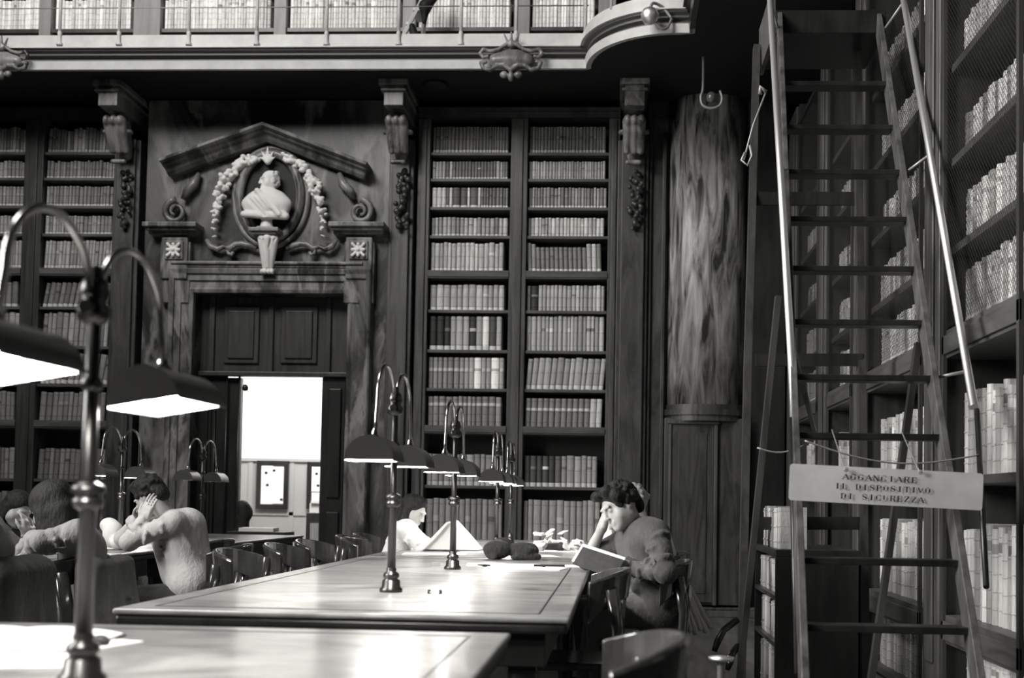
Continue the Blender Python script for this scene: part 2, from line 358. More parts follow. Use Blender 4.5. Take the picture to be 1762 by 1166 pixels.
# gallery bookcases
zgb = W(500, 48, YB).z; gp = [(-70, -40), (70, 90), (232, 278), (473, 494), (694, 716), (885, 912), (1030, 1060)]
gx = [(px2x(a, 20), px2x(b, 20)) for a, b in gp]
gb = empty('gallery_bookcase', (gx[3][0], YB, zg1), 'long painted bookcase of white-spined books up on the gallery', 'bookcase')
for a, b in gx: MB().box((a, YB-.03, zg1), (b, YB+.3, 8.2)).build('upright', M['gal'], gb, bevel=.005)
for (a, b), (a2, b2) in zip(gx, gx[1:]):
    for z in (zgb, zgb+.55, zgb+1.1, zgb+1.6): MB().box((b, YB, z-.04), (a2, YB+.3, z)).build('shelf', M['wood'], gb)
    MB().box((b, YB+.31, zg1), (a2, YB+.33, 8.2)).build('back_panel', M['dark'], gb)
    fill(b+.02, a2-.02, zgb+.002, zgb+.36, .034, [.75,.8,.7,.62], onback(zgb+.002), bands=5, hvar=.1)
    fill(b+.02, a2-.02, zgb+.552, zgb+.9, .036, [.75,.8,.6], onback(zgb+.552), bands=4, hvar=.1)
    fill(b+.02, a2-.02, zg1+.001, zgb-.1, .05, [.7,.8], onback(zg1+.001), bands=0, hvar=.2)
# ---------------------------------------------------------------- right wall bookcases (seen along the wall)
XR = 1.78
RZ = [.08, .58, 1.31, 2.09, 2.54, 3.02, 3.53, 4.05]; RT = [.42, 1.07, 1.76, 2.42, 2.83, 3.25, 3.78, 4.3]
Z5 = 5.1
def rbay(y0, y1, label):
    r = empty('wall_bookcase', (XR, (y0+y1)/2, 0), label, 'bookcase')
    MB().box((2.2, y0, 0), (2.22, y1, Z5)).build('back_panel', M['dark'], r)
    for j, z in enumerate(RZ):
        if j in (1, 3): MB().box((XR-.03, y0, z-.15), (2.2, y1, z)).box((XR-.045, y0, z-.13), (XR-.03, y1, z-.03)).build('rail', M['shelfy'], r, bevel=.004)
        else: MB().box((XR, y0, z-.045), (2.2, y1, z)).build('shelf', M['shelfy'], r, bevel=.004)
    for a, b in ((y0-.02, y0), (y1, y1+.02)): MB().box((XR-.02, a, 0), (2.2, b, Z5)).build('side_panel', M['wood'], r)
    # wire mesh door
    d = MB(); 
    for a, b in ((y0, y0+.035), (y1-.035, y1)): d.box((XR-.045, a, .12), (XR-.025, b, 4.9))
    d.box((XR-.045, y0, 4.85), (XR-.025, y1, 4.9)); d = d.build('door_frame', M['wood'], r)
    wm = MB(); L = y1-y0-.07; zz0, zz1 = 2.1, 4.85; st = .034; k = -int((zz1-zz0)/st)
    while k*st < L:
        for sg in (1, -1):
            # line y = y0 + k*st + (z - z0) clipped
            a = max(0, -k*st); b = min(zz1-zz0, L-k*st)
            if b > a+.01:
                p = (XR-.035, k*st+a, zz0+a); q = (XR-.035, k*st+b, zz0+b)
                if sg < 0: p = (p[0], L-p[1], p[2]); q = (q[0], L-q[1], q[2])
                wm.bar((p[0], p[1]+y0+.035, p[2]), (q[0], q[1]+y0+.035, q[2]), .0016, .0016, up=(1, 0, 0))
        k += 1
    tag(wm.build('wire_mesh', M['wire'], d, fix=False))
    return r
RB = [(5.1, 6.3, 'nearest mesh-fronted wall bookcase bay at the right edge of the photo'),
      (6.75, 8.25, 'mesh-fronted wall bookcase bay seen between the rungs of the ladder'),
      (8.72, 9.75, 'narrow-looking wall bookcase bay behind the rear legs of the ladder'),
      (10.2, 11.4, 'farthest wall bookcase bay next to the rounded corner panel')]
nn = ['near', 'second', 'third', 'farthest']
shelf_n = ['lowest', 'second', 'third', 'fourth', 'fifth', 'sixth', 'seventh', 'top']
for bi, (y0, y1, lab) in enumerate(RB):
    rbay(y0, y1, lab)
    for j, z in enumerate(RZ):
        if bi > 1 and j not in (2, 3, 4, 5, 6): continue
        if bi == 0 and j == 7: continue
        pl = (lambda z: lambda s: Matrix.Translation((XR+.05, s, z+.001)) @ Matrix.Rotation(-math.pi/2, 4, 'Z'))(z)
        big = j in (0, 1, 2)
        single = None if bi > 1 or NB['n'] > 285 or (bi == 1 and j in (0, 6, 7)) else '{look} book, {n} from near end, '+shelf_n[j]+' shelf of the '+nn[bi]+' wall bay'
        fill(y0+.02, y1-.02, z, RT[j], .062 if big else .05, [.24,.34,.28,.42,.2] if j != 5 else [.3,.1,.36], pl, depth=.3, bands=5 if big else 4, hvar=.1, lab_=.45, single=single,
             group=(shelf_n[j]+' shelf of books in the '+nn[bi]+' wall bay') if single else None, lean=.0)
print('single books', NB['n'])
tag(STUFF.build('books', M['book'], fix=False), 'rows of small old books filling the far left, upper and gallery shelves', 'books', kind='stuff')
# moulded posts between the wall bays
for i, (a, b) in enumerate([(4.55, 5.08), (6.32, 6.73), (8.27, 8.7), (9.77, 10.18), (11.42, 12.0)]):
    m = MB().box((1.765, a, 0), (2.25, b, Z5)); c = (a+b)/2
    m.box((1.74, a+.05, 0), (1.765, b-.05, Z5)).box((1.725, a+.13, .3), (1.74, b-.13, Z5-.2))
    struct('trim_%d' % (3+i), m, M['woodmid'], bevel=.01)
# ---------------------------------------------------------------- sculpting: signed distance fields -> one smooth mesh
def sdf(name, prims, vox, m, parent=None, tag_=None, pad=.05):
    """prims: ('c', a, b, ra, rb) capsule | ('e', c, radii[, R]) ellipsoid | ('b', c, half, r[, R]) box; dict opts: k blend, s subtract"""
    B = []
    for p in prims:
        if p[0] == 'c': lo = np.minimum(np.array(p[1])-p[3], np.array(p[2])-p[4]); lo = np.minimum(lo, np.array(p[1])-max(p[3], p[4])); lo = np.minimum(lo, np.array(p[2])-max(p[3], p[4])); hi = np.maximum(np.array(p[1]), np.array(p[2]))+max(p[3], p[4])
        elif p[0] == 'e': r = max(p[2]); lo = np.array(p[1])-r; hi = np.array(p[1])+r
        else: r = V(p[2]).length+p[3]; lo = np.array(p[1])-r; hi = np.array(p[1])+r
        B.append((lo, hi))
    use = [b for b, p in zip(B, prims) if not (isinstance(p[-1], dict) and p[-1].get('s'))]
    lo = np.min([b[0] for b in use], 0)-pad; hi = np.max([b[1] for b in use], 0)+pad
    n = np.ceil((hi-lo)/vox).astype(int)+1
    G = np.full(tuple(n), .25, np.float32)
    ax = [np.arange(n[i], dtype=np.float32)*vox+lo[i] for i in range(3)]
    for p, (bl, bh) in zip(prims, B):
        o = p[-1] if isinstance(p[-1], dict) else {}; k = o.get('k', .02); mg = max(.03, k*1.2)
        i0 = np.clip(((bl-mg-lo)/vox).astype(int), 0, n-1); i1 = np.clip(((bh+mg-lo)/vox).astype(int)+2, 1, n)
        if (i1 <= i0).any(): continue
        sl_ = tuple(slice(a, b) for a, b in zip(i0, i1))
        X, Y, Z = ax[0][sl_[0]][:, None, None], ax[1][sl_[1]][None, :, None], ax[2][sl_[2]][None, None, :]
        if p[0] == 'c':
            a = np.array(p[1], np.float32); b = np.array(p[2], np.float32); d = b-a; dd = float(d@d) or 1e-9
            t = np.clip(((X-a[0])*d[0]+(Y-a[1])*d[1]+(Z-a[2])*d[2])/dd, 0, 1)
            D = np.sqrt((X-a[0]-t*d[0])**2+(Y-a[1]-t*d[1])**2+(Z-a[2]-t*d[2])**2)-(p[3]+(p[4]-p[3])*t)
        else:
            R = None
            for q in p[3:]:
                if isinstance(q, Matrix): R = q
            x, y, z = X-p[1][0], Y-p[1][1], Z-p[1][2]
            if R is not None:
                Rt = R.transposed(); x, y, z = (Rt[0][0]*x+Rt[0][1]*y+Rt[0][2]*z, Rt[1][0]*x+Rt[1][1]*y+Rt[1][2]*z, Rt[2][0]*x+Rt[2][1]*y+Rt[2][2]*z)
            if p[0] == 'e':
                r = p[2]; k0 = np.sqrt((x/r[0])**2+(y/r[1])**2+(z/r[2])**2); k1 = np.sqrt((x/r[0]**2)**2+(y/r[1]**2)**2+(z/r[2]**2)**2)+1e-6
                D = k0*(k0-1)/k1
            else:
                h_, r = p[2], p[3]; qx, qy, qz = np.abs(x)-h_[0], np.abs(y)-h_[1], np.abs(z)-h_[2]
                D = np.sqrt(np.maximum(qx, 0)**2+np.maximum(qy, 0)**2+np.maximum(qz, 0)**2)+np.minimum(np.maximum(qx, np.maximum(qy, qz)), 0)-r
        A = G[sl_]
        if o.get('s'):
            h_ = np.clip(.5-.5*(A+D)/k, 0, 1); G[sl_] = A*(1-h_)-D*h_+k*h_*(1-h_)
        else:
            h_ = np.clip(.5+.5*(A-D)/k, 0, 1); G[sl_] = A*(1-h_)+D*h_-k*h_*(1-h_)
    g_ = openvdb.FloatGrid(.25); g_.copyFromArray(G)
    pts, tri, quad = g_.convertToPolygons(isovalue=0.0, adaptivity=0.0)
    pts = pts*vox+lo
    me = bpy.data.meshes.new(name); f = [tuple(int(i) for i in q)[::-1] for q in quad]+[tuple(int(i) for i in q)[::-1] for q in tri]
    me.from_pydata(pts.tolist(), [], f); me.materials.append(m); me.polygons.foreach_set('use_smooth', [True]*len(me.polygons)); me.update()
    # outward normals
    if len(f):
        vol = sum(V(pts[q[0]]).cross(V(pts[q[1]])).dot(V(pts[q[2]])) for q in f[::7])
        if vol < 0: me.flip_normals()
    ob = bpy.data.objects.new(name, me); C.objects.link(ob)
    if parent: ob.parent = parent; ob.matrix_parent_inverse = Matrix.Translation(-parent.location)
    return ob
def frame(fwd, up):
    f = V(fwd).normalized(); u = (V(up)-f*V(up).dot(f)).normalized(); r = f.cross(u); return Matrix((r, f, u)).transposed()   # cols: right, forward, up
def head_prims(c, R, s=1.0, female=False):
    """c centre of the head, R frame cols (right, fwd, up)"""
    c = V(c); T = lambda x, y, z: tuple(c+R @ V((x, y, z))*s)
    e = lambda x, y, z, a, b, d, **o: ('e', T(x, y, z), (a*s, b*s, d*s), R, dict(o))
    j = .9 if female else 1.0
    P = [e(0,-.015,.03,.074,.092,.082), e(0,.012,-.02,.064,.078,.07,k=.03), e(0,.045,-.062,.046*j,.04,.042,k=.03), e(0,.07,-.088,.024*j,.02,.018,k=.025),
         e(.05,.04,-.03,.022,.03,.03,k=.02), e(-.05,.04,-.03,.022,.03,.03,k=.02), e(.056,.0,-.055,.018*j,.035,.03,k=.02), e(-.056,.0,-.055,.018*j,.035,.03,k=.02),
         e(0,.082,.028,.05,.012,.012,k=.015),
         ('e', T(.031,.092,.008), (.018*s,.014*s,.013*s), R, dict(s=1, k=.012)), ('e', T(-.031,.092,.008), (.018*s,.014*s,.013*s), R, dict(s=1, k=.012)),
         e(.031,.074,.007,.0135,.0135,.0125,k=.004), e(-.031,.074,.007,.0135,.0135,.0125,k=.004),
         ('c', T(0,.088,.02), T(0,.109,-.022), .008*s, .012*s, dict(k=.01)), e(0,.11,-.024,.011,.011,.009,k=.006), e(.011,.1,-.027,.008,.008,.007,k=.006), e(-.011,.1,-.027,.008,.008,.007,k=.006),
         ('c', T(-.02,.088,-.052), T(.02,.088,-.052), .0065*s, .0065*s, dict(k=.006)), ('c', T(-.017,.087,-.063), T(.017,.087,-.063), .0075*s, .0075*s, dict(k=.006)),
         ('c', T(-.02,.098,-.0575), T(.02,.098,-.0575), .0022*s, .0022*s, dict(s=1, k=.004)),
         ('c', T(-.043,.083,.027), T(-.016,.093,.026), .004*s, .005*s, dict(k=.006)), ('c', T(.043,.083,.027), T(.016,.093,.026), .004*s, .005*s, dict(k=.006))]
    for sx in (1, -1):
        P += [e(sx*.076,-.01,-.005,.01,.019,.03,k=.01), ('e', T(sx*.086,-.004,0), (.006*s,.01*s,.017*s), R, dict(s=1, k=.006))]
    return P
def hand_prims(wr, d, nrm, curl=.6, s=1.0, thumb=1, spread=.12):
    """wrist point, direction of palm, palm normal (fingers curl towards it), thumb side +1/-1"""
    wr = V(wr); d = V(d).normalized(); n = (V(nrm)-d*V(nrm).dot(d)).normalized(); x = d.cross(n)*thumb
    P = [('c', tuple(wr), tuple(wr+d*.03*s), .024*s, .026*s, dict(k=.02))]
    Rp = Matrix((x, d, n)).transposed()
    P.append(('b', tuple(wr+d*.055*s), (.03*s, .032*s, .005*s), .011*s, Rp, dict(k=.015)))
    for i, (off, L) in enumerate([(.032, .036), (.011, .041), (-.011, .038), (-.031, .03)]):
        p = wr+d*.088*s+x*off*s; dd = (d+x*off*spread*12*.25).normalized(); a = 0
        for q in range(3):
            a += curl*(.55 if q == 0 else .75)*(1+.07*i); dv = dd*math.cos(a)+n*math.sin(a); L2 = L*s*(1 if q == 0 else .68 if q == 1 else .52)
            P.append(('c', tuple(p), tuple(p+dv*L2), (.0092-.0008*q)*s, (.0086-.0009*q)*s, dict(k=.003))); p = p+dv*L2
    t0 = wr+d*.022*s+x*.026*s; t1 = t0+(d*.6+x*.75+n*.25).normalized()*.042*s; t2 = t1+(d*.9+x*.25+n*(.2+curl*.3)).normalized()*.032*s; t3 = t2+(d*.95+n*(.2+curl*.4)).normalized()*.024*s
    P += [('c', tuple(t0), tuple(t1), .014*s, .0115*s, dict(k=.012)), ('c', tuple(t1), tuple(t2), .011*s, .010*s, dict(k=.004)), ('c', tuple(t2), tuple(t3), .010*s, .008*s, dict(k=.004))]
    return P
# ---------------------------------------------------------------- marble portal
YP = 12.0
def P_(px, py, Y=YP): return W(px, py, Y)
por = empty('marble_portal', (P_(463, 500).x, YP, 0), 'grey veined marble doorway with gabled pediment, white garlands and rosettes', 'doorway')
xl, xr = P_(250, 350).x, P_(672, 350).x; ztp = zg0-.02
odl, odr, oz = P_(330, 700).x, P_(596, 700).x, P_(463, 505).z
MB().box((xl, YP+.02, oz), (xr, 12.45, ztp)).box((xl, YP+.02, 0), (odl, 12.45, oz)).box((odr, YP+.02, 0), (xr, 12.45, oz)).build('wall_panel', M['marble'], por)
# architrave: stepped U around the opening
prof = [(0, .03), (0, -.05), (.03, -.065), (.055, -.05), (.12, -.05), (.125, -.075), (.19, -.075), (.195, -.1), (.235, -.115), (.25, -.1), (.26, .03)]
s2 = math.sqrt(2)
pth = [(odl, YP, 0), (odl, YP, oz), (odr, YP, oz), (odr, YP, 0)]
sd = [(V((-1, 0, 0)), V((0, 1, 0))), (V((-1, 0, 1)), V((0, 1, 0))), (V((1, 0, 1)), V((0, 1, 0))), (V((1, 0, 0)), V((0, 1, 0)))]
MB().sweep(prof, pth, sd).build('architrave', M['marble2'], por)
for sx, px in ((-1, 306), (1, 621)):                                   # ears with rosettes
    c = P_(px, 434); m = MB().box((c.x-.14, YP-.1, c.z-.3), (c.x+.14, YP+.03, c.z+.14)).box((c.x-.16, YP-.07, c.z-.55), (c.x+.16, YP+.03, c.z+.1))
    m.box((c.x-.10, YP-.12, c.z-.1), (c.x+.10, YP-.09, c.z+.1)); m.build('ear_block', M['marble2'], por, bevel=.012)
    pr = [('e', (c.x, YP-.14, c.z), (.02, .02, .02))]
    for k in range(8):
        a = math.pi/4*k+math.pi/8*0; L = .085 if k % 2 else .06; dx, dz = math.cos(a), math.sin(a)
        pr += [('c', (c.x+dx*.015, YP-.125, c.z+dz*.015), (c.x+dx*L, YP-.135, c.z+dz*L), .012, .018, dict(k=.008))]
    sdf('rosette', pr, .008, M['plaster'], por)
zl = P_(463, 463).z
MB().box((P_(300, 463).x, YP-.09, zl), (P_(628, 463).x, YP+.03, zl+.05)).box((P_(300, 463).x, YP-.12, zl+.03), (P_(628, 463).x, YP+.03, zl+.06)).build('lintel_moulding', M['marble2'], por, bevel=.008)
for a, b in ((258, 350), (573, 668)):                                  # side cornice stubs
    q = P_(a, 402); r = P_(b, 388); x0_, x1_ = q.x, r.x
    MB().box((x0_+.03, YP-.12, q.z-.03), (x1_-.03, YP+.03, q.z+.03)).box((x0_, YP-.22, q.z+.03), (x1_, YP+.03, q.z+.08)).box((x0_+.02, YP-.18, q.z+.0), (x1_-.02, YP+.03, q.z+.04)).build('side_cornice', M['marble2'], por, bevel=.008)
apex, lf, rt = P_(463, 222), P_(288, 284), P_(640, 290)
pf = [(0, .03), (0, -.24), (-.035, -.26), (-.045, -.2), (-.07, -.19), (-.08, -.14), (-.12, -.12), (-.15, -.08), (-.15, .03)]
n1 = V((-(apex-lf).z, 0, (apex-lf).x)).normalized(); n2 = V(((apex-rt).z, 0, -(apex-rt).x)).normalized(); nm = V((0, 0, 1/max(.1, n1.z)))
for a, na in ((lf, n1), (rt, n2)):
    MB().sweep(pf, [(a.x, YP, a.z), (apex.x, YP, apex.z)], [(na, V((0, 1, 0))), (nm, V((0, 1, 0)))]).build('raking_cornice', M['marble2'], por)
oc = P_(467, 340); RX, RZ_ = 54/167, 76/167
pts = [(oc.x+RX*math.cos(a), YP-.05, oc.z+RZ_*math.sin(a)) for a in (2*math.pi*k/48 for k in range(49))]
MB().tube(pts, .045, cap=False).tube([(oc.x+(RX+.07)*math.cos(a), YP-.01, oc.z+(RZ_+.07)*math.sin(a)) for a in (2*math.pi*k/48 for k in range(49))], .03, cap=False).build('oval_frame', M['marble2'], por)
MB().prism([(oc.x+RX*math.cos(a), YP-.01, oc.z+RZ_*math.sin(a)) for a in (2*math.pi*k/40 for k in range(40))], (0, .05, 0)).build('niche_back', M['dark'], por)
def spiral(cx, cz, r0, r1, a0, turns, y, n=22): return [(cx+(r0+(r1-r0)*t)*math.cos(a0+turns*2*math.pi*t), y, cz+(r0+(r1-r0)*t)*math.sin(a0+turns*2*math.pi*t)) for t in (i/(n-1) for i in range(n))]
for sx in (-1, 1):                                                     # side volutes
    c = P_(305 if sx < 0 else 622, 366); a = P_(345 if sx < 0 else 585, 300)
    sp = spiral(c.x, c.z, .13, .03, math.pi/2, -sx*1.5, YP-.05) if True else 0
    body = [(a.x, YP-.04, a.z), ((a.x*.8+c.x*.2), YP-.05, a.z-.12), (a.x*.5+c.x*.5, YP-.05, c.z+.22), (c.x-sx*.08, YP-.05, c.z+.13)]
    MB().tube(body, [.025, .05, .05, .03]).tube(sp, [.036-.02*i/21 for i in range(22)]).lathe([(0, -.05), (.03, -.04), (.035, 0), (.03, .02)], (c.x, YP-.05, c.z), M=Matrix.Rotation(math.pi/2, 3, 'X').to_4x4()).build('volute', M['marble2'], por)
    q = lambda px, py: P_(467+sx*(px), py, YP-.06)                     # swan scroll under the oval
    MB().tube([q(112, 412), q(104, 424), q(92, 429), q(82, 424), q(72, 428), q(62, 420), q(50, 419), q(38, 422), q(26, 428)], [.02, .035, .03, .025, .035, .03, .03, .03, .02]).tube([q(76, 428), q(74, 436), q(68, 438), q(66, 433)], .02).build('swan_scroll', M['marble2'], por)
    pr = []; r3 = random.Random(3+sx)                                  # leaf garland
    g0, g1, g2 = P_(467+sx*28, 276), P_(467+sx*95, 300), P_(467+sx*93, 411)
    for k in range(17):
        t = k/16; p = g0*(1-t)**2+g1*2*t*(1-t)+g2*t*t; wd = .075*(.55+.45*math.sin(math.pi*min(1, t*.8+.25)))
        if t > .75: wd *= 1-(t-.75)*2.2
        for q_ in range(6):
            a = r3.uniform(0, 6.28); rr = r3.uniform(.2, 1)*wd
            pr.append(('e', (p.x+rr*math.cos(a), YP-.07-r3.uniform(0, .05), p.z+rr*math.sin(a)*.8), (wd*.34+.008, .03, wd*.26+.006), Matrix.Rotation(r3.uniform(-.8, .8), 3, 'Y'), dict(k=.006)))
    sdf('garland', pr, .008, M['plaster'], por)
c = P_(465, 275); pr = []                                              # crest leaf above oval
for a, L in ((0, .15), (.55, .12), (-.55, .12), (1.1, .09), (-1.1, .09)):
    pr.append(('c', (c.x, YP-.08, c.z-.04), (c.x+math.sin(a)*L, YP-.1, c.z-.04+math.cos(a)*L), .03, .006, dict(k=.012)))
sdf('crest_leaf', pr, .008, M['plaster'], por)
a, b = P_(462, 408, YP-.15), P_(461, 468, YP-.1); pr = [('c', (a.x-.06, YP-.16, a.z-.02), (b.x-.02, YP-.1, b.z+.05), .05, .04, dict(k=.02)), ('c', (a.x+.06, YP-.16, a.z-.02), (b.x+.02, YP-.1, b.z+.05), .05, .04, dict(k=.02)), ('c', (a.x, YP-.19, a.z-.02), (b.x, YP-.13, b.z+.05), .045, .03, dict(k=.01))]
for dx in (-.055, -.02, .02, .055): pr += [('e', (b.x+dx, YP-.13, b.z), (.02, .03, .028), dict(k=.006)), ('c', (a.x+dx*1.5, YP-.2, a.z-.03), (a.x+dx, YP-.2, a.z-.16), .012, .006, dict(s=1, k=.006))]
sdf('corbel', pr, .008, M['plaster'], por)
s_ = P_(465, 405); MB().box((s_.x-.16, YP-.26, s_.z-.01), (s_.x+.16, YP+.02, s_.z+.03)).box((s_.x-.13, YP-.23, s_.z-.035), (s_.x+.13, YP+.02, s_.z-.005)).box((s_.x-.09, YP-.2, s_.z+.03), (s_.x+.09, YP-.04, s_.z+.055)).build('bust_shelf', M['marble2'], por, bevel=.008)
# marble bust
bz = s_.z+.055; bx = s_.x; by = YP-.13
Rh = frame((-.8, -.6, -.08), (0, 0, 1)); hc = P_(464, 312, by)
hc = V((hc.x, by-.0, hc.z))
pr = [('c', (bx, by, bz), (bx, by, bz+.1), .07, .045, dict(k=.02)), ('e', (bx, by-.02, bz+.24), (.265, .12, .13)), ('c', (bx-.1, by, bz+.3), (bx+.1, by, bz+.3), .085, .085, dict(k=.06)), ('c', (bx-.16, by-.02, bz+.16), (bx+.17, by-.02, bz+.15), .06, .06, dict(k=.05)),
      ('c', (bx, by, bz+.34), (hc.x+.01, by, hc.z-.05), .066, .052, dict(k=.05)), ('c', (hc.x-.05, by-.05, bz+.35), (hc.x+.06, by-.05, bz+.34), .05, .05, dict(k=.03))]
pr += head_prims(hc, Rh, 1.02)
r3 = random.Random(5)
for k in range(46):
    a = r3.uniform(-1.75, 1.75); z = r3.uniform(-.08, .075); p = hc+Rh @ V((.072*math.sin(a)*(1-.3*abs(z)/.1), -.02-.075*math.cos(a), z+.02))
    pr.append(('e', tuple(p), (.018, .018, .015), dict(k=.008)))
for k in range(4):
    x0 = -.2+.045*k; pr.append(('c', (bx+x0, by-.12+abs(x0)*.25, bz+.3-.1*abs(x0)), (bx+x0*.7+.07, by-.13+abs(x0)*.2, bz+.1), .012, .018, dict(k=.012)))
pr.append(('c', (bx-.08, by-.1, bz+.36), (bx+.16, by-.12, bz+.12), .03, .03, dict(k=.015))); pr.append(('c', (bx-.22, by-.08, bz+.12), (bx+.22, by-.08, bz+.1), .035, .04, dict(k=.02)))
for k in range(8):
    x0 = -.2+.055*k; pr.append(('c', (bx+x0-.03, by-.16+abs(x0)*.2, bz+.36-.1*abs(x0)), (bx+x0*.8+.16, by-.165+abs(x0)*.2, bz+.1), .016, .024, dict(s=1, k=.015)))
tag(sdf('bust', pr, .008, M['plaster']), 'white stone bust of a draped man in the oval niche over the doorway', 'bust')
# ---------------------------------------------------------------- transom and doors
zt0 = P_(463, 648, 12.2).z
d1 = empty('door_1', ((odl+odr)/2, 12.2, 0), kind='structure')
m = MB().box((odl, 12.2, zt0+.02), (odr, 12.26, oz))
for a, b in ((385, 448), (483, 548)):
    p, q = P_(a, 625, 12.2), P_(b, 528, 12.2); m.box((p.x, 12.17, p.z), (q.x, 12.21, q.z)); m.box((p.x+.05, 12.15, p.z+.05), (q.x-.05, 12.18, q.z-.05))
for px in (365, 466, 565): x = P_(px, 600, 12.2).x; m.box((x-.03, 12.165, zt0+.02), (x+.03, 12.21, oz))
m.box((odl, 12.14, zt0), (odr, 12.26, zt0+.05)); m.build('transom_panel', M['wood'], d1, bevel=.008)
xo0, xo1 = P_(413, 700, 12.2).x, P_(553, 700, 12.2).x
MB().box((odl, 12.2, 0), (odl+.1, 12.3, zt0)).box((odr-.06, 12.2, 0), (odr, 12.3, zt0)).build('door_frame', M['woodblk'], d1)
m = MB().box((odl+.1, 12.22, 0), (P_(389, 700, 12.22).x, 12.27, zt0)).box((odl+.14, 12.2, .3), (P_(362, 700, 12.2).x, 12.23, zt0-.2))
m.build('door_leaf', M['woodblk'], d1, bevel=.01)
# open leaf swung towards the hall side room
m = MB(); a, b = V((P_(390, 700, 12.3).x, 12.28, 0)), V((xo0, 13.1, 0)); m.box((P_(391, 700, 12.24).x, 12.24, 0), (xo0-.005, 12.31, zt0-.01))
m.tube([(P_(410, 700, 12.2).x, 12.22, 0), (P_(410, 700, 12.2).x, 12.22, zt0)], .012).tube([(P_(367, 700, 12.2).x+.02, 12.2, 0), (P_(367, 700, 12.2).x+.02, 12.2, zt0-.15)], .007).tube([(P_(390, 700, 12.2).x, 12.2, 0), (P_(390, 700, 12.2).x, 12.2, zt0)], .009)
lf_ = m.build('door_leaf', M['woodblk'], d1); 
MB().lathe([(0, -.03), (.03, -.02), (.035, .01), (.02, .04), (0, .045)], P_(422, 668, 12.2)).build('door_knob', M['woodblk'], lf_)
MB().box((xo1, 12.2, 0), (odr-.06, 12.27, zt0)).box((xo1+.08, 12.17, .3), (odr-.1, 12.21, 1.0)).box((xo1+.08, 12.17, 1.15), (odr-.1, 12.21, zt0-.12)).build('door_leaf', M['woodblk'], d1, bevel=.01)
# pinned notice boards, side table in the next room
for i, (a, b, t, l, nt) in enumerate([(440, 497, 793, 875, [(446, 470, 800, 868, .7), (468, 492, 803, 866, .8)]), (527, 584, 795, 875, [(532, 560, 800, 845, .75), (536, 580, 848, 868, .75)])]):
    p, q = P_(a, l, yr-.08), P_(b, t, yr-.08)
    fr = empty('notice_board', (p.x, yr-.08, p.z), ('dark-framed notice board with pale papers in full view beyond the doorway', 'dark-framed notice board half hidden by the right-hand door leaf, beyond the doorway')[i], 'notice board')
    MB().box((p.x, yr-.09, p.z), (q.x, yr-.06, p.z+.06)).box((p.x, yr-.09, q.z-.06), (q.x, yr-.06, q.z)).box((p.x, yr-.09, p.z+.06), (p.x+.06, yr-.06, q.z-.06)).box((q.x-.06, yr-.09, p.z+.06), (q.x, yr-.06, q.z-.06)).build('frame', M['woodblk'], fr)
    MB().box((p.x+.06, yr-.075, p.z+.06), (q.x-.06, yr-.06, q.z-.06)).build('backing', M['gal'], fr)
    for (a2, b2, t2, l2, tn) in nt:
        u, v = P_(a2, l2, yr-.09), P_(b2, t2, yr-.09); MB().box((max(u.x, p.x+.065), yr-.083, max(u.z, p.z+.065)), (min(v.x, q.x-.065), yr-.077, min(v.z, q.z-.065))).build('notice', M['paper'], fr)
    for (x, y) in ((.3, .75), (.55, .8), (.35, .5), (.8, .2)): xx = p.x+(q.x-p.x)*x; zz = p.z+(q.z-p.z)*y; MB().box((xx-.018, yr-.088, zz-.015), (xx+.018, yr-.082, zz+.015)).build('pin', M['ink'], fr)
# ---------------------------------------------------------------- pilasters with scroll consoles
def pilaster(px, wpx, lab, bright, ytop=None):
    x = P_(px, 400, YB).x; w_ = wpx/165; r = empty('pilaster', (x, YB, 0), lab, 'pilaster')
    MB().box((x-w_/2, YB-.14, 0), (x+w_/2, 12.44, zg0-.45)).box((x-w_/2-.04, YB-.1, 0), (x+w_/2+.04, 12.44, zg0-.45)).box((x-w_/2-.05, YB-.17, 0), (x+w_/2+.05, 12.44, .3)).build('shaft', bright, r, bevel=.01)
    zc = zg0; yc = YG+.28
    MB().box((x-.1, yc, zc-.26), (x+.1, 12.44, zc)).box((x-.13, yc-.03, zc-.12), (x+.13, 12.44, zc-.09)).box((x-.15, yc-.05, zc-.06), (x+.15, 12.44, zc)).build('capital', M['marble2'], r, bevel=.008)
    y2 = YB-.32; zb = zc-.33; pr = []
    for dx in (-.07, 0, .07):
        pr += [('c', (x+dx, y2-.12, zb-.04), (x+dx, y2+.02, zb-.3), .05, .035, dict(k=.01)), ('e', (x+dx, y2-.12, zb-.03), (.045, .08, .06), dict(k=.01))]
    pr += [('e', (x-.13, y2-.03, zb-.12), (.03, .05, .025), dict(k=.02)), ('e', (x+.13, y2-.03, zb-.12), (.03, .05, .025), dict(k=.02)), ('c', (x, y2+.05, zb), (x, y2+.2, zb-.3), .09, .07, dict(k=.03)), ('c', (x-.06, y2+.0, zb-.42), (x+.06, y2+.0, zb-.42), .025, .025, dict(k=.01))]
    sdf('scroll_console', pr, .01, M['marble2'], r)
    r3 = random.Random(int(px)); pr = []; z0 = zb-.48
    for k in range(34):
        t = k/33; ww = .03+.045*abs(math.sin(t*7)); pr.append(('e', (x+.03+r3.uniform(-ww, ww), YB-.17-r3.uniform(0, .05), z0-t*.6), (r3.uniform(.018, .035),)*3, dict(k=.008)))
    sdf('festoon', pr, .009, M['wood'], r)
    return r
pilaster(222, 34, 'dim pilaster with carved console beside the left bookcase', M['burl2'])
pilaster(692, 30, 'pilaster with carved console between the portal and the central bookcase', M['woodmid'])
pilaster(1088, 40, 'pilaster with dark carved console right of the central bookcase', M['burl2'])
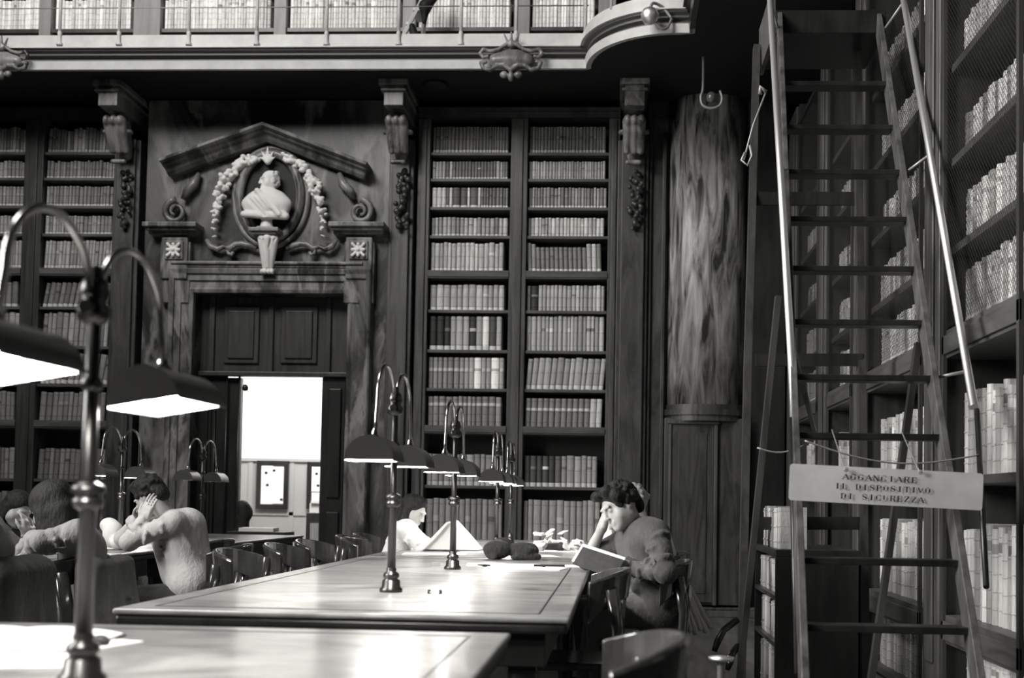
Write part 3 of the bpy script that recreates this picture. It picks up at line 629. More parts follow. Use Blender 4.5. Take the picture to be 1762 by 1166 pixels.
# panels to the right of the central bookcase and the rounded corner panel
x0, x1 = P_(1110, 600, YB).x, P_(1146, 600, YB).x
m = MB().box((x0, YB-.02, 0), (x1, 12.45, zg0)).box((x0+.02, YB-.06, .25), (x0+.05, YB, zg0-.4)).box((x1-.06, YB-.07, .25), (x1-.02, YB, zg0-.4)); struct('trim_10', m, M['burl2'], bevel=.008)
xc0, xc1 = P_(1144, 600, YB).x, P_(1284, 600, YB).x; xm = (xc0+xc1)/2; rr = (xc1-xc0)/2
zp = P_(1200, 705, YB-.2).z
cpn = empty('rounded_panel', (xm, YB, 0), 'tall bulging corner panel of burled wood above a small cupboard door', 'panel')
arc = [(xm-rr*math.cos(a), YB+.12-.34*math.sin(a), zp) for a in (math.pi*k/28 for k in range(29))]
MB().prism(arc, (0, 0, zg0-zp)).build('curved_shaft', M['burl'], cpn).data.polygons.foreach_set('use_smooth', [False]*2+[True]*29)
for (dz, e_) in ((0, .05), (-.06, .03), (.05, .02)):
    arc2 = [(xm-(rr+e_)*math.cos(a), YB+.12-(.34+e_)*math.sin(a), zp+dz-.05) for a in (math.pi*k/28 for k in range(29))]; MB().prism(arc2, (0, 0, .06)).build('base_ring', M['burl2'], cpn)
MB().box((xc0, YB-.14, .12), (xc1, 12.44, zp-.08)).build('pedestal', M['burl2'], cpn, bevel=.01)
u, v = P_(1147, 1040, YB-.16), P_(1234, 722, YB-.16)
dcp = MB().box((u.x+.03, YB-.165, u.z+.03), (v.x-.03, YB-.14, v.z-.05)).box((u.x+.1, YB-.175, u.z+.12), (v.x-.1, YB-.16, v.z-.14)).build('cupboard_door', M['burl2'], cpn, bevel=.006)
MB().box((u.x-.01, YB-.19, v.z-.05), (v.x+.02, YB-.14, v.z)).box((v.x-.03, YB-.185, u.z), (v.x+.01, YB-.14, v.z-.05)).box((u.x, YB-.185, u.z), (u.x+.03, YB-.14, v.z-.05)).build('door_moulding', M['woodmid'], dcp, bevel=.01)
tag(MB().box((xc0, YB-.18, 0), (xc1+.3, YB, .07)).box((xc0, YB-.16, .07), (xc1+.3, YB, .1)).build('baseboard_back', M['woodmid'], bevel=.01), kind='structure')
# wall between rounded panel and the right wall
struct('trim_11', MB().box((xc1, YB+.02, 0), (1.74, 12.45, zg0)), M['woodblk'])
# ---------------------------------------------------------------- gallery railing, cartouches, corner lamp
rl = empty('gallery_railing', (P_(500, 80, YG).x, YG-.03, zg1), 'thin iron railing of upright bars and two wires along the gallery edge', 'railing')
for px in (-15, 103, 205, 325, 442, 562, 686, 793, 888, 1007):
    p = W(px, 75, YG-.04); MB().tube([(p.x, YG-.05, p.z-.02), (p.x, YG-.05, p.z+1.0)], .017, 8).lathe([(.03, 0), (.03, .02), (.018, .04), (.018, .1), (.024, .12), (.016, .14)], (p.x, YG-.05, p.z-.02), 10).build('upright_bar', M['fascia'], rl)
for py in (16, -60): z = W(500, py, YG).z; MB().tube([(-9, YG-.05, z), (xa, YG-.05, z)], .005, 6).build('rail_wire', M['iron'], rl)
p = W(1052, 30, YG-ry*.6); MB().tube([(p.x, YG-ry*.75, zg1-.02), (p.x, YG-ry*.75, zg1+1)], .014, 8).build('upright_bar', M['fascia'], rl)
for i, (px, py, s) in enumerate(((880, 102, 1.0), (6, 104, .9))):
    c = W(px, py, YG-.08); y = YG-.08; pr = [('e', (c.x, y, c.z), (.2*s, .06, .1*s)), ('c', (c.x-.16*s, y, c.z-.02), (c.x+.16*s, y, c.z-.02), .06*s, .06*s, dict(k=.05))]
    for sx in (-1, 1):
        sp = [(0, .16), (.06, .12), (.12, .08), (.2, .06), (.27, .08), (.3, .04), (.27, .0), (.23, .01)]
        q = [(c.x+sx*a*s, y-.05, c.z+b*s) for a, b in sp]; pr += [('c', a, b, .018*s, .018*s, dict(k=.006)) for a, b in zip(q, q[1:])]
        sp = [(0, -.12), (.07, -.07), (.14, -.08), (.2, -.12), (.27, -.1), (.29, -.05), (.25, -.04)]
        q = [(c.x+sx*a*s, y-.04, c.z+b*s) for a, b in sp]; pr += [('c', a, b, .022*s, .02*s, dict(k=.006)) for a, b in zip(q, q[1:])]
        pr += [('e', (c.x+sx*.07*s, y-.02, c.z-.16*s), (.04*s, .03, .035*s), dict(k=.01)), ('c', (c.x+sx*.03*s, y-.04, c.z+.14*s), (c.x+sx*.07*s, y-.05, c.z+.23*s), .014, .008, dict(k=.01))]
    pr += [('c', (c.x, y-.05, c.z+.12*s), (c.x, y-.05, c.z+.25*s), .02, .01, dict(k=.01)), ('e', (c.x, y-.04, c.z+.12*s), (.04, .03, .025), dict(k=.01)), ('e', (c.x, y-.03, c.z-.18*s), (.03, .03, .05), dict(k=.01))]
    tag(sdf('cartouche', pr, .009, M['marble2']), ('carved scrolled shield on the gallery edge above the central bookcase', 'carved scrolled shield on the gallery edge, cut by the left side of the photo')[i], 'carved shield')
c = W(1118, 28, 10.2); lp_ = empty('gallery_lamp', c, 'small round metal lamp with round head on the rounded gallery corner', 'lamp')
MB().lathe([(0, -.075), (.05, -.06), (.075, -.02), (.08, .02), (.06, .06), (.03, .075), (0, .08)], c).build('lamp_head', M['chrome'], lp_)
MB().tube(smooth([c+V((.02, 0, -.02)), c+V((.1, .02, -.1)), c+V((.16, .05, -.08)), c+V((.2, .1, .02))]), .012).tube(smooth([c+V((.0, .02, .06)), c+V((.03, .05, .14)), c+V((.12, .1, .12)), c+V((.2, .1, .02))]), .014).build('bracket', M['iron'], lp_)
c = W(1224, 172, 10.9); lp_ = empty('hanging_bracket', c, 'dark glass bulb in a curved hook just under the gallery above the rounded panel', 'lamp')
MB().tube(smooth([c+V((.08, 0, .09)), c+V((.1, 0, .02)), c+V((.08, 0, -.05)), c+V((-.0, 0, -.08)), c+V((-.08, 0, -.05)), c+V((-.1, 0, .03)), c+V((-.08, 0, .12)), c+V((-.08, 0, zg0-c.z))]), .013).build('hook', M['iron'], lp_)
MB().lathe([(0, -.05), (.045, -.03), (.05, .02), (.03, .05), (0, .06)], c+V((.0, 0, .02))).build('bulb_globe', M['glass'], lp_)
# stepladder on the gallery
sl_ = empty('step_ladder', W(705, 60, 11.6), 'small pale stepladder standing on the gallery with something dark hung on it', 'ladder'); zf = zg1
def gy(px, py, y): p = W(px, py, y); return V((p.x, y, max(p.z, zf)))
for dy in (0, .3):
    MB().bar(gy(693, 64, 11.5+dy), gy(742, -30, 11.55+dy*.8), .05, .03).build('rail', M['fascia'], sl_); MB().bar(gy(727, 64, 11.5+dy), gy(740, -30, 11.55+dy*.8), .04, .03).build('rail', M['gal'], sl_)
for t in (.25, .5, .75, 1): a = gy(693, 64, 11.5)*(1-t)+gy(742, -30, 11.55)*t; MB().box((a.x-.04, 11.5, a.z-.015), (a.x+.04, 11.8, a.z+.015)).build('step', M['fascia'], sl_)
c = W(732, 12, 11.45); tag(sdf('hanging_cloth', [('c', (c.x+.09, 11.45, c.z+.12), (c.x+.0, 11.44, c.z-.0), .05, .06), ('c', (c.x, 11.44, c.z), (c.x-.01, 11.44, c.z-.16), .06, .02, dict(k=.03)), ('c', (c.x-.13, 11.44, c.z-.2), (c.x-.09, 11.44, c.z-.33), .03, .05, dict(k=.02))], .01, M['leather']), 'dark cloth hanging on the stepladder up on the gallery', 'cloth')
# round vent on the gallery soffit frieze
c = W(750, 148, 11.6); MB().lathe([(0, 0), (.12, 0), (.13, -.02), (.1, -.035), (.04, -.045), (0, -.045)], (c.x, 11.6, zg0)).build('x', M['soffit'])
o = bpy.data.objects['x']; o.name = 'ceiling_fitting'; tag(o, 'round dark fitting under the gallery next to the carved console above the central bookcase', 'ceiling fitting')
# ---------------------------------------------------------------- reading tables
ZT_ = .78
def table(x0, x1, y0, y1, lab):
    r = empty('reading_table', ((x0+x1)/2, (y0+y1)/2, 0), lab, 'table', 'long reading tables')
    MB().box((x0, y0, ZT_-.02), (x1, y1, ZT_)).build('tabletop', M['table'], r, bevel=.009); MB().box((x0+.006, y0+.006, ZT_-.055), (x1-.006, y1-.006, ZT_-.02)).build('shaded_edge', M['woodblk'], r, bevel=.012)  # lower part of the table edge in black: its shade is put into the colour
    i = .1; m = MB()
    for a, b in (((x0+i, y0+i), (x1-i, y0+i+.006)), ((x0+i, y1-i-.006), (x1-i, y1-i)), ((x0+i, y0+i+.006), (x0+i+.006, y1-i-.006)), ((x1-i-.006, y0+i+.006), (x1-i, y1-i-.006))): m.box((a[0], a[1], ZT_-.001), (b[0], b[1], ZT_+.0012))
    m.build('inlay_line', M['woodblk'], r)
    MB().box((x0+.08, y0+.1, ZT_-.17), (x1-.08, y1-.1, ZT_-.055)).build('apron', M['woodblk'], r, bevel=.005)
    for sx in (x0+.16, x1-.16):
        for sy in (y0+.2, y1-.2):
            MB().box((sx-.045, sy-.045, ZT_-.2), (sx+.045, sy+.045, ZT_-.045)).lathe([(.0, 0), (.03, 0), (.045, .05), (.03, .09), (.045, .2), (.05, .4), (.035, .5), (.05, .53), (.05, .58)], (sx, sy, 0), 16).build('leg', M['woodblk'], r)
    return r
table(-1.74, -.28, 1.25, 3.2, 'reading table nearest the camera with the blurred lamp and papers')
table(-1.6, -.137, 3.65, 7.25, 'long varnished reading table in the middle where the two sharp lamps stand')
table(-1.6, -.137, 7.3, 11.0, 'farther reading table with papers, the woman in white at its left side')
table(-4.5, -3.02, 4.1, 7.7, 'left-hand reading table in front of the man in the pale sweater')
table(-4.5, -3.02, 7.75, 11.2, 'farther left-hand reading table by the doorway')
# ---------------------------------------------------------------- double-armed desk lamps
def make_lamp(loc, lab, zb=.5, hl=.11, R_=.088, tilt=0, yw=0):
    r = empty('desk_lamp', loc, lab, 'lamp', 'double-armed reading lamps'); L = V(loc)
    A = lambda x, y, z: L+V((x, y, z))
    MB().lathe([(0, 0), (.045, 0), (.045, .012), (.036, .02), (.034, .045), (.024, .052), (.032, .06), (.03, .072), (.018, .08), (.02, .088), (.014, .1)], L, 28).build('base', M['brass'], r)
    MB().tube([A(0, 0, .09), A(0, 0, .76)], [.017, .013], 14).lathe([(.016, .33), (.028, .338), (.03, .35), (.02, .358), (.034, .366), (.03, .378), (.016, .385)], L, 20).lathe([(.013, .56), (.02, .565), (.021, .58), (.013, .59)], L, 16).build('pole', M['brass'], r)
    MB().lathe([(.013, .69), (.03, .7), (.033, .72), (.022, .735), (.03, .75), (.024, .775), (.012, .785), (.014, .8), (0, .81)], L, 20).tube([A(-.03, 0, .715), A(.03, 0, .715)], .009, 8).tube([A(0, -.04, .72), A(0, .04, .72)], .014, 8).build('finial', M['brass'], r)
    for sg in (-1, 1):
        pts = []
        for i in range(25):
            t = math.pi*i/24; pts.append(A(0, sg*(.02+.155*(1-math.cos(t))), .74+.13*math.sin(t)-.0*i))
        pts += [A(0, sg*.34, .70), A(0, sg*.352, .65), A(0, sg*.36, zb+.09)]
        MB().tube(pts, .008, 10).lathe([(.009, zb+.075), (.016, zb+.08), (.018, zb+.1), (.009, zb+.12)], A(0, sg*.36, 0), 14).build('arm', M['brasshi'], r)
        y0, y1 = sg*.36-hl, sg*.36+hl; n = 18; m = MB(); TM = Matrix.Translation(L+V((0, sg*.36, zb+R_))) @ Matrix.Rotation(yw, 4, 'Z') @ Matrix.Rotation(tilt, 4, 'Y') @ Matrix.Translation(-L-V((0, sg*.36, zb+R_))); v = []; Ro, Ri = R_, R_-.003
        for yy in (y0, y1):
            for rad in (Ro, Ri): v += [A(rad*math.cos(math.pi*k/n)*1.0, yy, zb+rad*math.sin(math.pi*k/n)) for k in range(n+1)]
        q = n+1; f = []
        for k in range(n): f += [(k, k+1, 2*q+k+1, 2*q+k)]
        m.add(v, f, sm=True)
        # end caps
        for yy, o_ in ((y0, 0), (y1, 0)):
            arc_ = [A(Ro*math.cos(math.pi*k/n), yy, zb+Ro*math.sin(math.pi*k/n)) for k in range(n+1)]; m.prism(arc_, (0, .003 if yy == y0 else -.003, 0))
        # thin rim
        for sx in (-1, 1): m.box(A(sx*Ro-.002, y0, zb-.004), A(sx*Ro+.002, y1, zb+.004))
        m.v = [tuple(TM @ V(p)) for p in m.v]; sh = m.build('lamp_shade', M['enamel'], r)
        m = MB(); f = [(q+k+1, q+k, 3*q+k, 3*q+k+1) for k in range(n)]; m.add(v, f, sm=True)
        for yy in (y0+.004, y1-.004): m.add([A(Ri*math.cos(math.pi*k/n), yy, zb+Ri*math.sin(math.pi*k/n)) for k in range(n+1)], [tuple(range(n+1))])
        m.v = [tuple(TM @ V(p)) for p in m.v]; m.build('shade_lining', M['enamelin'], sh, fix=False)
        MB().tube([A(0, sg*.36-.07, zb+.035), A(0, sg*.36-.06, zb+.035), A(0, sg*.36+.06, zb+.035), A(0, sg*.36+.07, zb+.035)], [.008, .017, .017, .008], 12).build('bulb', M['bulb'], sh)
    return r
M['brasshi'] = mat('bright_bronze', .42, .22, metal=1)
make_lamp((-1.018, 2.2, ZT_), 'large blurred double-armed desk lamp in the left foreground', .56, .13, .08, math.radians(-9), math.radians(-3))
L0 = make_lamp((-.872, 4.53, ZT_), 'x')
MAIN = [((-.872, 4.53), 'double-armed lamp on the near end of the middle table'), ((-.85, 6.1), 'double-armed lamp halfway down the middle table, beside the white papers'),
        ((-.87, 8.55), 'third double-armed lamp along the centre, its foot behind the black bag'), ((-.88, 9.75), 'farthest double-armed lamp on the centre tables, in front of the bookcase post'),
        ((-3.77, 8.7), 'lit double-armed lamp behind the man in the pale sweater'), ((-3.72, 10.3), 'unlit dark double-armed lamp by the doorway, right of the man in the pale sweater'), ((-3.77, 6.0), 'double-armed lamp on the left table hidden behind the foreground lamp post')]
for (x, y), lab in MAIN[:6]:
    c = L0 if y == 4.53 else copy_tree(L0); c.location = (x, y, ZT_); tag(c, lab, 'lamp', 'double-armed reading lamps')
    if 'unlit' in lab:
        for sh in [k for k in kids(c) if k.name.startswith('lamp_shade')]:
            for b in kids(sh):
                if b.name.startswith('bulb'): b.material_slots[0].link = 'OBJECT'; b.material_slots[0].material = M['enamelin']
# ---------------------------------------------------------------- chairs
def make_chair(name='library_chair'):
    r = empty(name, (0, 0, 0), 'x', 'chair', 'curved-back wooden library chairs')
    MB().prism([(-.2, -.2, .43), (.2, -.2, .43), (.24, .22, .43), (-.24, .22, .43)], (0, 0, .035)).build('seat', M['chairw'], r, bevel=.012)
    v = []; n = 20; RR = .245
    for k in range(n+1):
        a = math.radians(192+156*k/n); fl = 1+.0*k; e_ = abs(k-n/2)/(n/2); top = .86-.05*e_**2; bot = .73-.1*e_**3
        for rad, z in ((RR, bot), (RR+.022, bot), (RR+.04, top-.01), (RR+.03, top), (RR+.012, top)): v.append((rad*math.cos(a), rad*math.sin(a)*.8-.03, z))
    f = [(i*5+k, i*5+(k+1) % 5, (i+1)*5+(k+1) % 5, (i+1)*5+k) for i in range(n) for k in range(5)]+[(0, 1, 2, 3, 4), tuple(range(n*5, n*5+5))[::-1]]
    MB().add(v, f, sm=False).build('crest_rail', M['chairw'], r, bevel=.004)
    for sx in (-1, 1):
        MB().tube([(sx*.19, -.24, 0), (sx*.185, -.2, .25), (sx*.19, -.19, .45), (sx*.205, -.2, .6), (sx*.22, -.17, .78)], [.018, .022, .028, .034, .036], 8, flat=.6).build('leg', M['chairw'], r)
        MB().tube([(sx*.21, .2, 0), (sx*.2, .19, .43)], [.016, .022], 8).build('leg', M['chairw'], r)
        pass
    MB().prism([(-.05, -.215, .46), (.05, -.215, .46), (.075, -.235, .74), (-.075, -.235, .74)], (0, .012, 0)).build('splat', M['chairw'], r)
    MB().tube([(-.2, 0, .2), (.2, 0, .2)], .011, 8).tube([(-.19, -.2, .2), (-.2, .2, .2)], .011, 8).tube([(.19, -.2, .2), (.2, .2, .2)], .011, 8).build('stretcher', M['chairw'], r)
    return r
M['chairw'] = mat('polished_chair_wood', .03, .18, v2=.07, scale=(10,10,3), coat=.6)
ch0 = make_chair(); first = [True]
def chair(x, y, deg, lab):
    o = ch0 if first[0] else copy_tree(ch0); first[0] = False
    o.location = (x, y, 0); o.rotation_euler = (0, 0, math.radians(deg)); tag(o, lab, 'chair', 'curved-back wooden library chairs'); return o
chair(-1.93, 6.3, -90, 'empty polished chair at left of the middle table, nearest of its row')
chair(-1.93, 7.2, -90, 'second empty polished chair in the row left of the middle table')
chair(-1.93, 7.92, -94, 'third empty polished chair in the row, in front of the doorway')
chair(-1.95, 9.15, -90, 'empty chair left of the far table, right of the doorway')
chair(-1.96, 9.8, -90, 'farthest empty chair of the row, right next to the doorway pier')
chair(-.18, 5.15, 90, 'dark chair pushed under the table in front of the man with the book')
chair(.15, 6.05, 90, 'chair the man in the dark sweater sits on')
chair(-.09, 2.56, 92, 'blurred chair at the right end of the nearest table')
chair(.2, 7.1, 90, 'chair of the person behind the man with the book')
chair(-2.47, 7.0, 90, 'chair the man in the pale sweater sits on')
chair(-2.84, 7.75, 84, 'empty chair just right of the man in the pale sweater')
chair(-2.72, 5.5, 88, 'chair the long-haired person sits on')
chair(-2.78, 4.75, 88, 'black chair back at the left edge of the photo')
chair(-1.78, 8.6, -90, 'chair the woman in white sits on')
# ---------------------------------------------------------------- rolling ladder
lb, lt = W(1380, 1080, 4.55), W(1345, 145, 6.94); rb_, rt_ = W(1670, 1083, 4.55), W(1528, 147, 6.94)
lad = empty('library_ladder', ((lb.x+rb_.x)/2, 5.5, 0), 'tall dark wooden library ladder with steel handrails leaning over the right-hand aisle', 'ladder')
def along(a, b, z): t = (z-a.z)/(b.z-a.z); return a+(b-a)*t
ztl = 4.28
sdir = (lt-lb).normalized(); nrm = V((0, -sdir.z, sdir.y)).normalized()
for a, b in ((lb, lt), (rb_, rt_)):
    p, q = along(a, b, .03), along(a, b, ztl)
    MB().bar(p, q, .03, .1, up=nrm).build('stringer', M['ladwood'] if 'ladwood' in M else M['wood'], lad, bevel=.004)
nl = (rb_-lb).cross(sdir).normalized()
def onlad(px, py):
    d = ray(px, py); t = (lb-CAM).dot(nl)/d.dot(nl); return CAM+d*t
rungs = [(1378, 1080), (1376, 965), (1375, 858), (1370, 750), (1378, 650), (1370, 555), (1365, 463), (1360, 378), (1355, 297), (1348, 220), (1345, 145)]
for px, py in rungs:
    z = onlad(px+60, py).z; a, b = along(lb, lt, z), along(rb_, rt_, z)
    MB().box((min(a.x, lb.x)-.0, 0, 0), (0, 0, 0)) if 0 else None
    a = a+V((.01, 0, 0)); b = b-V((.01, 0, 0)); MB().bar(a+V((0, .03, 0)), b+V((0, .03, 0)), .11, .028).build('step', M['woodblk'], lad, bevel=.004)
z = onlad(1440, 1210).z; MB().bar(along(lb, lt, z), along(rb_, rt_, z), .11, .026).build('step', M['wood'], lad); MB().bar(along(lb, lt, z-.27), along(rb_, rt_, z-.27), .11, .026).build('step', M['wood'], lad)
# handrails
for (a, b), sx, pts in (((lb, lt), -1, [(1323, -40), (1368, 718)]), ((rb_, rt_), 1, [(1548, -40), (1676, 700)])):
    p0, p1 = W(pts[1][0], pts[1][1], 5.22), W(pts[0][0], pts[0][1], 7.3)
    hr = MB().tube([p0, p1], .019, 14).build('handrail', M['chrome'], lad)
    for t in (.06, .5, .92):
        p = p0+(p1-p0)*t; q = a+sdir*(p-a).dot((b-a).normalized()); MB().tube([p, q], .008, 8).build('rail_bracket', M['iron'], hr)
# lower grip posts continuing down from the rails
for (px, py), (qx, qy), (a, b) in (((1360, 720), (1372, 1160), (lb, lt)), ((1681, 705), (1697, 1010), (rb_, rt_))):
    p, q = W(px, py, 5.2), W(qx, qy, 4.55); MB().tube([p, q], .012, 10).build('lower_rail', M['woodblk'], lad)
# platform
pa, pb = along(lb, lt, ztl), along(rb_, rt_, ztl)
MB().box((pa.x-.03, pa.y-.05, ztl-.12), (1.68, 8.0, ztl+.03)).build('platform', M['woodblk'], lad, bevel=.005)
MB().box((pa.x-.06, pa.y-.05, ztl-.16), (pa.x-.03, 8.0, ztl+.16)).build('platform_side', M['woodmid'], lad)
pass
# rear legs with crossbars
ll = [W(1302, 70, 7.9), W(1286, 640, 7.2), W(1277, 1090, 6.72)]; lr = [W(1474, 120, 7.7), W(1482, 640, 7.2), W(1488, 1120, 6.72)]
for l in (ll, lr):
    bt = l[2]+(l[2]-l[1])*((l[2].z-.02)/(l[1].z-l[2].z)); MB().bar(bt, l[1], .045, .06, up=(0, 1, 0)).bar(l[1], V((l[0].x, l[0].y, ztl)), .045, .06, up=(0, 1, 0)).build('rear_leg', M['wood'], lad)
for y, w_ in ((342, .085), (619, .075), (900, .075)):
    for i in (0, 1): 
        pass
    a = W(1300, y, 7.56 if y < 400 else 7.2 if y < 700 else 6.93); b = W(1484, y, a.y); MB().bar(a, b, .03, w_).build('crossbar', M['woodblk'], lad)
# side struts
for (p, q) in ((W(1339, 510, 6.0), W(1274, 1150, 5.95)), (W(1580, 590, 5.8), W(1500, 1160, 5.8))):
    bt = q+(q-p)*((q.z-.02)/(p.z-q.z)) if q.z > .02 else q
    MB().bar(bt, p, .03, .05, up=(0, 1, 0)).build('strut', M['wood'], lad)
MB().bar(W(1366, 605, 5.8), W(1402, 742, 6.4), .02, .03).build('brace', M['wood'], lad)
# curled iron feet, hooks and safety chain
for a, b, c_, d_ in (((1268, 1066), (1245, 1084), (1236, 1100), (1229, 1120)), ((1270, 1112), (1260, 1124), (1256, 1138), (1251, 1152))):
    pts = [W(*a, 6.1), W(*b, 6.05), W(*c_, 6.0), W(*d_, 6.0)]; MB().tube(pts, [.02, .018, .02, .014], 10).build('stabilizer_foot', M['brass'], lad)
MB().tube([W(1318, 158, 6.9), W(1296, 215, 6.85), W(1280, 275, 6.8)], .006, 6).tube([W(1318, 158, 6.9), W(1308, 150, 6.9), W(1308, 162, 6.9)], .014, 8).tube([W(1282, 262, 6.8), W(1276, 275, 6.8), W(1286, 285, 6.8), W(1294, 268, 6.8), W(1290, 250, 6.8)], .008, 6).build('hook_rod', M['iron'], lad)
MB().tube([W(1303+i*8, 770+10*math.sin(math.pi*i/10)-i*.4, 5.3) for i in range(11)], .004, 5).tube([W(1385+i*7.5, 758+26*math.sin(math.pi*i/40)+i*.6, 5.0) for i in range(41)], .004, 5).build('safety_chain', M['iron'], lad)
# hanging sign
q = [W(1357, 860, 4.72), W(1690, 878, 4.72), W(1692, 820, 4.72), W(1357, 797, 4.72)]
sg = empty('hanging_sign', (q[0]+q[2])/2, 'pale rectangular safety notice hanging across the ladder by wires', 'sign')
ex = (q[1]-q[0]); wl = ex.length; ex = ex.normalized(); ez = (q[3]-q[0]); hl = ez.length; ez = (ez-ex*ez.dot(ex)).normalized(); en = ex.cross(ez)
def rrect(w_, h_, r, n=6): return [(cx+r*math.cos(a), cy+r*math.sin(a)) for cx, cy, a0 in ((w_-r, r, -90), (w_-r, h_-r, 0), (r, h_-r, 90), (r, r, 180)) for a in (math.radians(a0+90*i/n) for i in range(n+1))]
MB().prism([q[0]+ex*x+ez*y for x, y in rrect(wl, hl, .012)], en*-.004 if en.y < 0 else en*.004).build('plate', M['sign'], sg)
fr_ = -1 if en.y > 0 else 1; 
GL = {'A': [(0,0,.5,1,.11),(.5,1,1,0,.24),(.2,.33,.8,.33,.09)], 'G': [(.13,.2,.13,.8,.26),(.2,1,.85,1,.1),(.2,0,.8,0,.1),(.85,.05,.85,.45,.22),(.85,.7,.85,1,.12),(.6,.45,1,.45,.08)], 'C': [(.13,.15,.13,.85,.26),(.2,1,.85,1,.1),(.2,0,.85,0,.1),(.88,.72,.88,1,.12),(.88,0,.88,.25,.12)],
 'N': [(.1,0,.1,1,.1),(.1,1,.88,0,.24),(.9,0,.9,1,.1)], 'I': [(.5,0,.5,1,.3)], 'R': [(.2,0,.2,1,.26),(.2,1,.75,1,.09),(.2,.5,.75,.5,.09),(.82,.58,.82,.92,.24),(.6,.48,.9,0,.22)], 'E': [(.2,0,.2,1,.26),(.2,1,.9,1,.1),(.2,.5,.7,.5,.09),(.2,0,.9,0,.1),(.9,.75,.9,1,.08),(.9,0,.9,.25,.08)],
 'L': [(.25,0,.25,1,.28),(.2,0,.9,0,.1),(.9,0,.9,.3,.09)], 'D': [(.2,0,.2,1,.26),(.2,1,.7,1,.1),(.2,0,.7,0,.1),(.84,.15,.84,.85,.26)], 'S': [(.18,.6,.18,.9,.22),(.2,1,.85,1,.1),(.85,.72,.85,1,.1),(.2,.62,.8,.4,.24),(.82,.1,.82,.4,.22),(.15,0,.8,0,.1),(.13,0,.13,.28,.1)], 'P': [(.2,0,.2,1,.26),(.2,1,.75,1,.09),(.2,.48,.75,.48,.09),(.83,.57,.83,.92,.26)],
 'O': [(.14,.15,.14,.85,.26),(.86,.15,.86,.85,.26),(.25,1,.75,1,.1),(.25,0,.75,0,.1)], 'T': [(.5,0,.5,1,.28),(0,1,1,1,.1),(.04,.72,.04,1,.09),(.96,.72,.96,1,.09)], 'V': [(.02,1,.5,0,.24),(.5,0,.98,1,.1)], 'U': [(.18,.15,.18,1,.26),(.88,.12,.88,1,.1),(.25,0,.8,0,.1)], 'Z': [(.05,1,.95,1,.1),(.05,0,.95,0,.1),(.88,.95,.12,.05,.24),(.07,.75,.07,1,.09),(.93,0,.93,.25,.09)]}
def text(s_, cx, cy, h_, adv, vec):
    m = MB(); x = cx-adv*len(s_)/2
    for ch in s_:
        if ch in GL:
            for a, b, c_, d_, t in GL[ch]:
                g = adv*.74; P0 = V((x+a*g, cy+b*h_)); P1 = V((x+c_*g, cy+d_*h_)); dd = (P1-P0).normalized(); nn_ = V((-dd.y, dd.x))*t*g*.5
                m.add([q[0]+ex*p.x+ez*p.y+en*fr_*.0062 for p in (P0-nn_, P1-nn_, P1+nn_, P0+nn_)], [(0, 1, 2, 3)])
            if ch in 'INLRPDEAUTV':
                for fx in {'I': (.5,), 'N': (.1, .9), 'L': (.25,), 'R': (.2, .9), 'P': (.2,), 'D': (.2,), 'E': (.2,), 'A': (0, 1), 'U': (), 'T': (.5,), 'V': ()}[ch]:
                    for yy in ((0, 1) if ch not in 'A' else (0,)):
                        g = adv*.74; m.add([q[0]+ex*(x+fx*g+sx*g*.22)+ez*(cy+yy*h_+sy*h_*.045)+en*fr_*.006 for sx, sy in ((-1,-1),(1,-1),(1,1),(-1,1))], [(0, 1, 2, 3)])
        x += adv
    return m.build('lettering', M['ink'], sg, fix=False)
u = wl/335
text('AGGANCIARE', 158*u, 42*u, 9*u, 13.2*u, None); text('IL DISPOSITIVO', 163*u, 25*u, 9*u, 12*u, None); text('DI SICUREZZA', 163*u, 8*u, 9*u, 12.2*u, None)
for px in (1455, 1583): p = W(px, 808 if px < 1500 else 812, 4.715); MB().tube([p, p+V((0, .04, .02)), p+V((.0, .3, .18))], .003, 6).tube([p+V((.008*math.cos(a), -.008, .008*math.sin(a))) for a in (k*.7 for k in range(10))], .002, 5).build('hanging_wire', M['iron'], sg)
# low free-standing bookcase behind the ladder
lx0, lx1, ly0, ly1, lz = .89, 1.36, 6.5, 7.45, .9
lo_ = empty('low_bookcase', ((lx0+lx1)/2, (ly0+ly1)/2, 0), 'low black wooden book stand behind the ladder with books on its left side', 'bookcase')
m = MB(); m.box((lx0, ly0, lz-.04), (lx1, ly1, lz)).box((lx0, ly0, 0), (lx1, ly1, .06)).box((lx0, ly0, .06), (lx1, ly0+.025, lz-.04)).box((lx0, ly1-.025, .06), (lx1, ly1, lz-.04)).box((lx1-.02, ly0, .06), (lx1, ly1, lz-.04)); m.build('body', M['woodblk'], lo_, bevel=.004)
for z in (.36, .62): MB().box((lx0, ly0+.025, z), (lx1-.02, ly1-.025, z+.025)).build('shelf', M['wood'], lo_)
for k, (z, zt) in enumerate(((.061, .33), (.386, .6), (.646, .84))):
    fill(ly0+.03, ly1-.03, z, zt, .05, [.2, .3, .12], lambda s, z=z: Matrix.Translation((lx0+.02, s, z)) @ Matrix.Rotation(-math.pi/2, 4, 'Z'), depth=.2, bands=2, single='{look} book, {n} from near end, '+('bottom', 'middle', 'upper')[k]+' shelf of the low black book stand', group='books on the low black stand, '+('bottom', 'middle', 'upper')[k]+' shelf')
fill(ly0+.1, ly1-.15, lz, lz+.24, .045, [.25, .1, .3], lambda s: Matrix.Translation((lx0+.02, s, lz+.001)) @ Matrix.Rotation(-math.pi/2, 4, 'Z'), depth=.18, bands=3, single='{look} book, {n} from near end, standing on top of the low black book stand', group='books on top of the low black stand')
p = W(1241, 1130, 4.9); st = empty('floor_stand', (p.x, p.y, 0), 'small floor post with a bright round top left of the ladder feet', 'stand')
